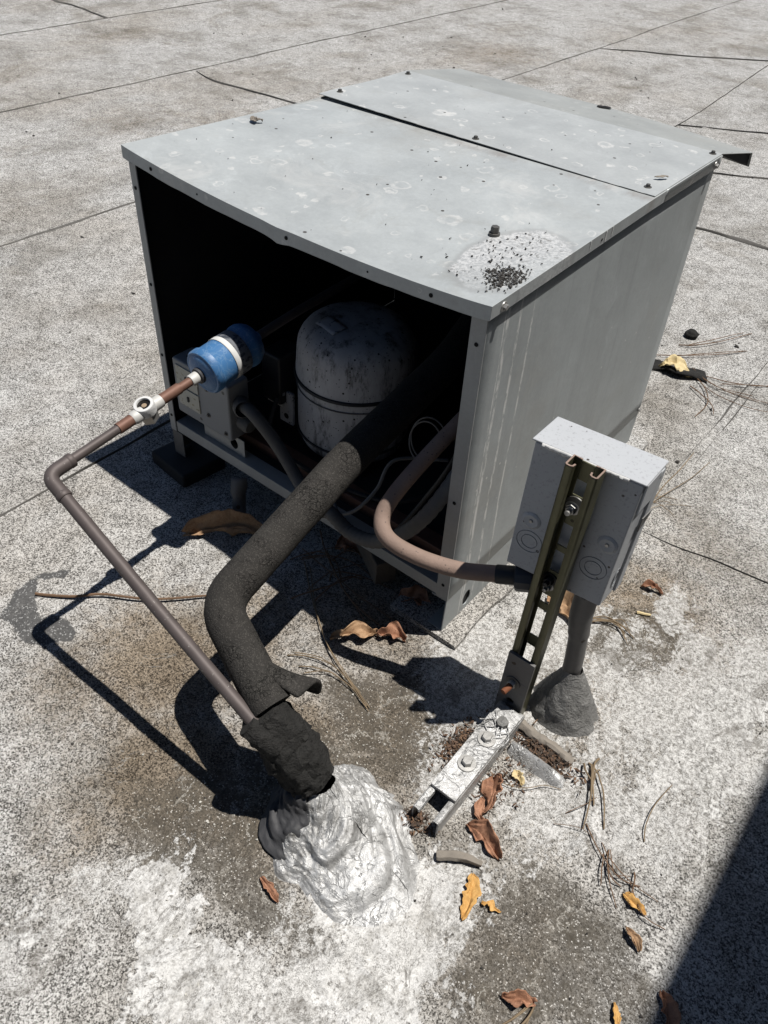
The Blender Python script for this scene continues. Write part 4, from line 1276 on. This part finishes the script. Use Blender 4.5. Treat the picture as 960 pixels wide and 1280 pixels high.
# half buried cross channel
for y, mat, x1 in ((-.103, 'silver', .95),):
    rows = []
    for k in range(20):
        t_ = k / 19
        x = .860 + (x1 - .860) * t_
        hh = .016 * (math.sin(math.pi * min(1, .12 + t_ * .88)) ** .5) + .002
        zz = ground(x, y)
        rows.append([(x, y + .012, zz - .004), (x, y + .006, zz + hh * .8), (x, y, zz + hh + .003), (x + .002, y - .006, zz + hh * .85), (x, y - .013, zz - .004)])
    MB().grid(rows).build('cross_channel_lip', mat, ss, sharp=80)
ds = tag(MB().tube(spline([(.853, -.068, G + .020), (.88, -.070, G + .017), (.91, -.066, G + .012), (.944, -.068, G + .008)], 6), [.0075 + .0012 * math.sin(i * 1.7) for i in range(19)], 10, True, lf).build('broken_stick', 'bark'),
    'pale gray broken stick lying beside the silver cross piece at the foot of the strut', 'stick')

# ------------------------------------------------------------------ conduit riser under the switch box
cr = thing('conduit_riser', (.872, .0, G), 'gray pipe rising from a mastic mound into the underside of the switch box', 'conduit riser')
cp = spline([(.8655, -.004, .184), (.867, -.001, .130), (.872, .002, .09), (.877, .003, .045), (.880, .004, .0)], 6)
MB().tube(cp, [.0160] * 8 + [.0152] * 4 + [.0136] * (len(cp) - 12), 20).build('riser_pipe', 'bracket', cr)
prof = []
for k in range(26):
    t_ = k / 25
    prof.append((.0130 + .034 * math.sin(t_ * math.pi / 2) ** 1.15 + .012 * t_ ** 6, .022 - .115 * t_ ** 1.05))
MB().lathe(prof, (.883, .002, 0), (-.03, .03, 1), 64, fn=lambda t_, a: (1 + .22 * t_ * (fbm(t_ * 2, math.sin(a) * 1.3 + math.cos(a) * .9, 3, 15, 3) - .5) + .12 * t_ * math.sin(a + 1), .012 * t_ * (1 - t_) * (fbm(t_ * 3, a * 1.2, 4, 19, 3) - .5) * 4)).build('mastic_mound', 'greymastic', cr, sharp=80)

# ------------------------------------------------------------------ loose bits on the lid
nt = thing('hex_nut', top(.556, .168), 'single small hex screw lying on the lid by the pale crusted patch', 'screw')
tz = top(.556, .168)
MB().lathe([(.0001, .0125), (.0055, .012), (.006, .010), (.006, .004)], tz, (0, 0, 1), 6).lathe([(.0001, .004), (.0078, .0035), (.008, .0004)], tz, (0, 0, 1), 20).build('head', 'darksteel', nt)
def chips(name, n, fpos, size, mat, label, cat, flat=.55):
    m = MB()
    mats = mat if isinstance(mat, (list, tuple)) else None
    for _ in range(n):
        p = Vector(fpos())
        s_ = size * rng.uniform(.4, 1.4)
        a = rng.uniform(0, 6.28)
        k_ = int(rng.integers(3, 6))
        asp = rng.uniform(.35, 1.0) if flat > .3 else rng.uniform(.15, .5)
        tilt = Vector((rng.normal(0, .45), rng.normal(0, .45), 1)).normalized()
        q = []
        for k in range(k_):
            b_ = 6.283 * k / k_ + rng.uniform(-.4, .4)
            u = math.cos(b_) * s_ * rng.uniform(.6, 1.15); v = math.sin(b_) * s_ * asp * rng.uniform(.6, 1.15)
            x, y = u * math.cos(a) - v * math.sin(a), u * math.sin(a) + v * math.cos(a)
            q.append(Vector((x, y, -(tilt.x * x + tilt.y * y) / tilt.z * .8)))
        h = tilt * s_ * flat * rng.uniform(.5, 1.1)
        vs = [p + v for v in q] + [p + v * rng.uniform(.6, .95) + h for v in q]
        fs = [tuple(range(k_ - 1, -1, -1)), tuple(range(k_, 2 * k_))] + [(k, (k + 1) % k_, k_ + (k + 1) % k_, k_ + k) for k in range(k_)]
        m.add(vs, fs, False, int(rng.integers(0, len(mats))) if mats else 0)
    o = m.build(name, mat)
    o['kind'] = 'stuff'
    tag(o, label, cat)
    return o
def lidp(cx, cy, s1, s2):
    def f():
        while True:
            x = rng.normal(cx, s1); y = rng.normal(cy, s2)
            if x < W + .002 and y > 0: break
        p = top(x, y)
        return (p[0], p[1], p[2] + .0012)
    return f
chips('roof_grit', 460, lidp(.636, .070, .013, .016), .0020, ('chip', 'chip', 'hose'), 'small pile of dark grit at the front corner of the lid', 'grit')
chips('scattered_grit', 90, lidp(.60, .12, .03, .045), .0018, 'chip', 'dark specks of grit scattered over the pale crusted patch of the lid', 'grit')
def anyl():
    x = rng.uniform(.01, .65); y = rng.uniform(.01, .68)
    p = top(x, y)
    return (p[0], p[1], p[2] + (.004 if y > YSL else .001))
chips('lid_specks', 55, anyl, .0013, 'chip', 'tiny dark crumbs scattered over the whole lid', 'crumbs')
def anyg():
    r = rng.random()
    x = rng.uniform(-.1, 1.25); y = rng.uniform(-.75, .4)
    return (x, y, ground(x, y) + .001)
chips('roof_crumbs', 260, anyg, .0019, 'chip', 'dark crumbs scattered over the roof around the unit', 'crumbs')
def anyf():
    x = rng.uniform(-2.6, .9); y = rng.uniform(.3, 4.5)
    return (x, y, ground(x, y) + .001)
chips('far_roof_crumbs', 110, anyf, .006, 'chip', 'dark crumbs scattered over the roof behind the cabinet', 'crumbs')
M['pale'] = plain('pale_chips', (.66, .64, .58), .8, 0, .3)
chips('pale_crumbs', 220, lambda: (lambda x, y: (x, y, ground(x, y) + .001))(rng.normal(.66, .13), rng.normal(-.38, .12)), .0018, 'pale', 'pale paint flakes scattered on the brown roof by the pipes', 'flakes')
def pile(cx, cy, sx, sy):
    def f():
        x = rng.normal(cx, sx); y = rng.normal(cy, sy)
        return (x, y, ground(x, y) + rng.uniform(.001, .010))
    return f
chips('brown_litter', 420, pile(.797, -.150, .009, .022), .0048, ('straw', 'pan_shade2', 'straw', 'pan_shade2', 'twig'), 'rusty brown leaf litter packed left of the silver foot channel', 'leaf litter', .13)
chips('leaf_litter', 560, pile(.902, -.085, .028, .010), .0048, ('straw', 'pan_shade2', 'straw', 'pan_shade2', 'twig'), 'brown leaf litter packed round the broken stick', 'leaf litter', .13)
chips('dark_litter', 180, pile(.822, -.285, .014, .008), .0044, ('straw', 'pan_shade2', 'straw', 'pan_shade2', 'twig'), 'dark brown litter at the open end of the foot channel', 'leaf litter', .13)
chips('foot_litter', 195, pile(.878, -.165, .018, .028), .0038, ('straw', 'pan_shade2', 'straw', 'pan_shade2', 'twig'), 'brown crumbled leaves along the right side of the foot channel', 'leaf litter', .13)

# ------------------------------------------------------------------ leaves
def leaf(label, p0, p1, p2, wid, mat, arch=.012, cup=.5, lobes=0, seed=0, twist=0, z=None, name='dead_leaf', group='dead leaves on the roof'):
    mid = [np.array(p) for p in spline([(*p0, 0), (*p1, 0), (*p2, 0)], 14)]
    n = len(mid); rows = []
    wid *= .88
    L_ = float(np.linalg.norm(mid[-1] - mid[0]))
    for i, c in enumerate(mid):
        t_ = i / (n - 1)
        a = mid[max(0, i - 1)]; b = mid[min(n - 1, i + 1)]
        d = (b - a); d = d / (np.linalg.norm(d) + 1e-9)
        nr = np.array([-d[1], d[0], 0])
        c = c + nr * wid * .25 * (vnoise(t_ * 3, 9, 1, seed) - .5)
        base = max(.04, math.sin(math.pi * min(1, t_ * .95 + .03)) ** (.6 + .5 * vnoise(seed, 2, 1, 4)))
        r_ = []
        for j in range(15):
            s_ = j / 14 * 2 - 1
            sd = 2 if s_ > 0 else 6
            jag = 1 + (.45 * math.sin(t_ * math.pi * 2 * lobes + (1 if s_ > 0 else 0)) if lobes else 0)
            jag += .9 * (vnoise(t_ * 5, sd, 1, seed) - .5) + .7 * (vnoise(t_ * 14, sd + 3, 1, seed + 2) - .5)
            w = wid * base * max(.12, jag) * s_
            crump = fbm(t_ * 4 + seed, s_ * 2.2 + seed, 1.0, seed + 3, 3) - .5
            lift = arch * math.sin(math.pi * min(1, t_ * 1.1)) * (.5 + vnoise(t_ * 2, s_, 1, seed + 1))
            lift += cup * wid * (.75 if s_ > 0 else .35) * abs(s_) ** 1.3 * (.3 + 1.2 * vnoise(t_ * 4, sd, 1, seed + 3)) + .95 * wid * (crump + .12)
            lift += -.16 * wid * math.exp(-(s_ / .16) ** 2) + twist * s_ * wid * math.sin(t_ * 3)
            p = c + nr * w * (1 - .3 * min(1.4, cup) * abs(s_)) + np.array([d[0], d[1], 0]) * L_ * .10 * (vnoise(s_ * 3, t_ * 2, 1, seed + 6) - .5)
            zz = (ground(p[0], p[1]) if z is None else z) + .002 + max(0, lift)
            r_.append((p[0], p[1], zz))
        rows.append(r_)
    o = MB().grid(rows).build(name, mat, None, solid=.0006, sharp=40)
    return tag(o, label, 'leaf', group)
leaf('big curled tan leaf in the shade below the front rail', (.172, -.128), (.225, -.062), (.282, -.024), .023, 'leaf_tan', .012, .9, 0, 1, .5)
leaf('crumpled tan leaf beside the needle bunch at the shadow edge', (.530, -.128), (.557, -.097), (.580, -.070), .017, 'leaf_tan', .014, 1.0, 2, 2)
leaf('crumpled brown leaf in front of the cabinet, nearer the conduit', (.583, -.074), (.603, -.060), (.624, -.052), .016, 'leaf_brown', .012, 1.1, 2, 3)
leaf('large orange-brown leaf behind the strut post under the switch box', (.752, .196), (.79, .185), (.828, .158), .026, 'leaf_tan', .020, 1.0, 1, 4, .6)
leaf('small curled brown leaf right of the switch box', (.868, .330), (.884, .339), (.905, .337), .011, 'leaf_brown', .008, 1.2, 1, 5)
leaf('pale yellow leaf lying behind the cabinet at its right edge', (.575, 1.046), (.613, 1.060), (.655, 1.066), .028, 'leaf_yellow', .018, .2, 0, 6)
leaf('bright orange leaf lying flat on the white coating below the flashing', (.922, -.292), (.935, -.318), (.943, -.348), .012, 'leaf_orange', .004, .25, 0, 7)
leaf('small torn orange leaf scrap next to the bright orange leaf', (.950, -.316), (.960, -.311), (.975, -.308), .007, 'leaf_orange', .003, .4, 2, 8)
leaf('folded reddish brown leaf beside the silver foot channel', (.868, -.160), (.882, -.190), (.886, -.218), .017, 'leaf_brown', .012, 1.0, 1, 9, .6)
leaf('pointed reddish brown leaf off the open end of the foot channel', (.878, -.245), (.906, -.246), (.938, -.256), .015, 'leaf_brown', .010, .8, 0, 10, .5)
leaf('narrow torn brown leaf between the two reddish brown leaves', (.872, -.196), (.884, -.222), (.900, -.232), .008, 'leaf_brown', .006, .6, 1, 11)
leaf('orange leaf sliver under the crossed twigs near the shade', (1.086, -.186), (1.101, -.189), (1.120, -.191), .008, 'leaf_orange', .006, .3, 0, 12)
leaf('small curled tan leaf below the crossed twigs', (1.106, -.222), (1.120, -.230), (1.132, -.238), .008, 'leaf_tan', .007, 1.0, 0, 13)
leaf('round dark brown leaf at the bottom of the view', (1.028, -.388), (1.046, -.378), (1.062, -.370), .011, 'leaf_brown', .008, .9, 0, 14)
leaf('tiny brown leaf left of the silver flashing', (.718, -.474), (.737, -.477), (.755, -.482), .007, 'leaf_brown', .005, .8, 0, 15)
leaf('narrow orange leaf at the bottom edge beside the shade', (1.134, -.308), (1.142, -.320), (1.150, -.332), .004, 'leaf_orange', .004, .3, 0, 16)
leaf('dark brown leaf in the shade at the bottom right', (1.172, -.262), (1.190, -.285), (1.20, -.305), .013, 'leaf_brown', .006, .5, 0, 17)
leaf('brown leaf half hidden in the dark under the front rail', (.560, .012), (.585, .030), (.61, .034), .02, 'leaf_brown', .012, 1.0, 2, 18)
leaf('shaded brown leaf under the rail beside the wood offcut', (.40, .03), (.42, .045), (.45, .05), .02, 'leaf_brown', .012, 1.0, 1, 19)
leaf('small reddish leaf scrap near the shadow of the big curled leaf', (.337, -.190), (.350, -.178), (.364, -.172), .006, 'leaf_brown', .003, .4, 2, 20)
leaf('yellow leaf stub among the litter beside the broken stick', (.886, -.128), (.896, -.136), (.906, -.144), .009, 'leaf_yellow', .004, .5, 1, 22)
leaf('small tan curled leaf beside the needles right of the cabinet', (.745, .500), (.752, .512), (.764, .520), .008, 'leaf_brown', .008, 1.0, 1, 23)
q = top(.055, .235)
leaf('dead leaf scrap stuck on the left edge of the lid', (.010, .238), (.018, .246), (.026, .250), .010, 'bark', .001, .25, 1, 21, 0, top(.01, .245)[2] + .0005)
q = top(.61, .512)
leaf('tiny olive leaf on the rear lid near its corner screw', (.618, .506), (.626, .514), (.632, .524), 0.004, 'bark', .001, .2, 0, 24, 0, q[2] + .004)

# lifted flap of roofing behind the cabinet, with its dark gap
fp = thing('roofing_flap', (.64, 1.04, G), 'lifted dark roofing flap beside the pale yellow leaf behind the cabinet', 'roofing flap')
rows = []
for k in range(16):
    t_ = k / 15
    c = Vector((.565 + .135 * t_, 1.018 + .045 * t_ + .008 * math.sin(t_ * 9), 0))
    zz = ground(c.x, c.y)
    h = .018 * math.sin(math.pi * t_) ** .6 * (.6 + .6 * vnoise(t_ * 8, 0, 1, 5))
    rows.append([(c.x - .004, c.y, zz + h), (c.x - .012, c.y + .02, zz + h * .7 + .002), (c.x - .03, c.y + .05, zz + .001)])
MB().grid(rows).build('flap', 'tar', fp, solid=.004)

# ------------------------------------------------------------------ twigs, needles and small sticks
def strand(m, pts, r, zoff=.002, lift=.0):
    P = spline([(*p, 0) for p in pts], 8)
    n = len(P)
    Q = [(p[0], p[1], ground(p[0], p[1]) + r + zoff + lift * math.sin(math.pi * i / (n - 1))) for i, p in enumerate(P)]
    m.tube(Q, [r * (1 - .35 * i / n) for i in range(n)], 6)
tw = MB(); strand(tw, [(.097, -.386), (.147, -.351), (.183, -.314), (.25, -.268), (.313, -.2), (.36, -.16)], .0026, .001, .004)
tag(tw.build('twig', 'twig'), 'long thin brown twig lying from the dark patch under the copper pipe', 'twig')
sa = MB(); sa.tube(spline([(.872, -.306, ground(.872, -.306) + .006), (.898, -.287, ground(.898, -.287) + .009), (.924, -.276, ground(.924, -.276) + .006)], 5), [.006, .007, .0066, .0062, .007, .0066, .006, .0056, .005, .0045, .004], 8, True, lf)
tag(sa.build('stick', 'bark'), 'short gray-brown stick on the white coating below the foot channel', 'stick')
def bunch(label, lines, r, spread, per, mat='needle', lift=.006):
    m = MB()
    for ln in lines:
        base = np.array(spline([(*p, 0) for p in ln], 8))[:, :2]
        for k in range(per):
            i0 = int(rng.uniform(0, .35) * len(base)) if k else 0
            i1 = len(base) - int(rng.uniform(0, .3) * len(base)) if k else len(base)
            seg = base[i0:i1:5]
            if len(seg) < 3: seg = base[::5]
            o = rng.normal(0, spread, 2); tilt = rng.normal(0, spread * 1.3, 2); bow = rng.normal(0, spread * .8, 2)
            tt = np.linspace(-1, 1, len(seg))[:, None]
            seg = seg + o + tilt * tt + bow * (1 - tt ** 2)
            strand(m, [tuple(p) for p in seg], r * rng.uniform(.5, .95), .001 + .0012 * k, lift)
    return tag(m.build('needle_bunch', mat), label, 'pine needles', 'dry pine needles on the roof')
bunch('long bunch of dry pine needles hanging out of the cabinet shadow toward the mastic lump', [[(.384, -.017), (.51, -.124), (.616, -.176), (.682, -.203)], [(.499, -.198), (.543, -.17), (.616, -.176), (.675, -.20)], [(.53, -.215), (.57, -.19), (.625, -.185), (.68, -.202)]], .0014, .0032, 2)
bunch('upright bundle of dry needles right of the litter at the strut foot', [[(.967, -.048), (.980, -.070), (1.0, -.10)], [(.969, -.05), (.994, -.078), (1.013, -.138)]], .0019, .0045, 3)
bunch('tangle of dark twiggy needles over the orange leaf sliver', [[(1.013, -.145), (1.07, -.174), (1.099, -.163)], [(1.063, -.16), (1.092, -.183), (1.141, -.18)], [(1.06, -.15), (1.085, -.18), (1.10, -.215)], [(1.03, -.16), (1.06, -.182), (1.09, -.186)]], .0014, .008, 2, 'twig')
bunch('single curved needle on pale speckled roof near the shade edge', [[(1.078, -.105), (1.066, -.063), (1.072, .006)]], .0013, .001, 1)
bunch('tan needle spray right of the conduit riser', [[(.835, .19), (.868, .214), (.913, .199)], [(.84, .20), (.875, .222), (.915, .2)]], .0017, .004, 3)
bunch('needles lying beside the cabinet right of the switch box', [[(.775, .50), (.78, .585), (.799, .706), (.805, .824)], [(.77, .50), (.80, .55), (.84, .60)], [(.772, .51), (.785, .56), (.84, .57)]], .0014, .008, 2)
bunch('needles strung out behind the pale yellow leaf', [[(.52, 1.07), (.631, 1.153), (.718, 1.291)], [(.56, 1.19), (.62, 1.25), (.70, 1.42)]], .0017, .008, 2, 'twig')
bunch('needles trailing right of the lifted roofing flap', [[(.662, 1.081), (.734, 1.055), (.84, 1.088)], [(.65, 1.06), (.72, .985), (.74, .90)], [(.68, 1.09), (.76, 1.12), (.80, 1.18)], [(.70, 1.06), (.80, 1.04), (.92, 1.06)]], .0017, .01, 2, 'twig')
bunch('stiff gray needles at the bottom edge beside the round brown leaf', [[(1.045, -.415), (1.054, -.39), (1.058, -.366)], [(1.05, -.42), (1.06, -.395), (1.064, -.372)]], .0019, .002, 2)
bunch('thin needles across the dark brown roof near the bottom', [[(.86, -.15), (.90, -.152), (.935, -.125), (.97, -.12)]], .0011, .002, 1)
bunch('straw bits on white coating between flashing and shade', [[(.965, -.13), (.985, -.115), (1.0, -.085)], [(.98, -.16), (1.0, -.15), (1.02, -.15)]], .001, .004, 1, 'twig')
bunch('dark twigs tangled in the shade under the front rail', [[(.40, -.02), (.44, .03), (.52, .05)], [(.36, -.05), (.42, -.01), (.50, -.02)], [(.45, -.07), (.47, -.02), (.50, .04)], [(.38, .02), (.46, -.03), (.55, -.06)]], .0017, .014, 3, 'twig', .012)
sp = MB(); strand(sp, [(.889, .266), (.91, .277)], .0028, .001)
tag(sp.build('wood_splinter', 'leaf_yellow'), 'pale straw splinter lying right of the conduit riser', 'splinter')
pb = MB()
pb.lathe([(.0005, .020), (.010, .017), (.017, .009), (.015, 0)], (.574, 1.255, ground(.574, 1.255)), (0, 0, 1), 14, fn=lambda t_, a: (1 + .5 * (vnoise(a * 1.3, t_ * 3, 1, 5) - .5), .004 * vnoise(a, t_ * 4, 1, 9)))
tag(pb.build('mastic_crumb', 'tar'), 'dark rough lump of mastic lying alone behind the cabinet', 'lump')
pb = MB()
pb.lathe([(.0005, .016), (.012, .014), (.02, .006), (.018, 0)], (-.33, 2.83, ground(-.33, 2.83)), (0, 0, 1), 12, fn=lambda t_, a: (1 + .9 * (vnoise(a * 1.3, t_ * 3, 1, 25) - .5), .004 * vnoise(a, t_ * 4, 1, 9)))
tag(pb.build('dark_debris', 'tar'), 'small dark scrap on the far roof beyond the rain hood tip', 'debris')
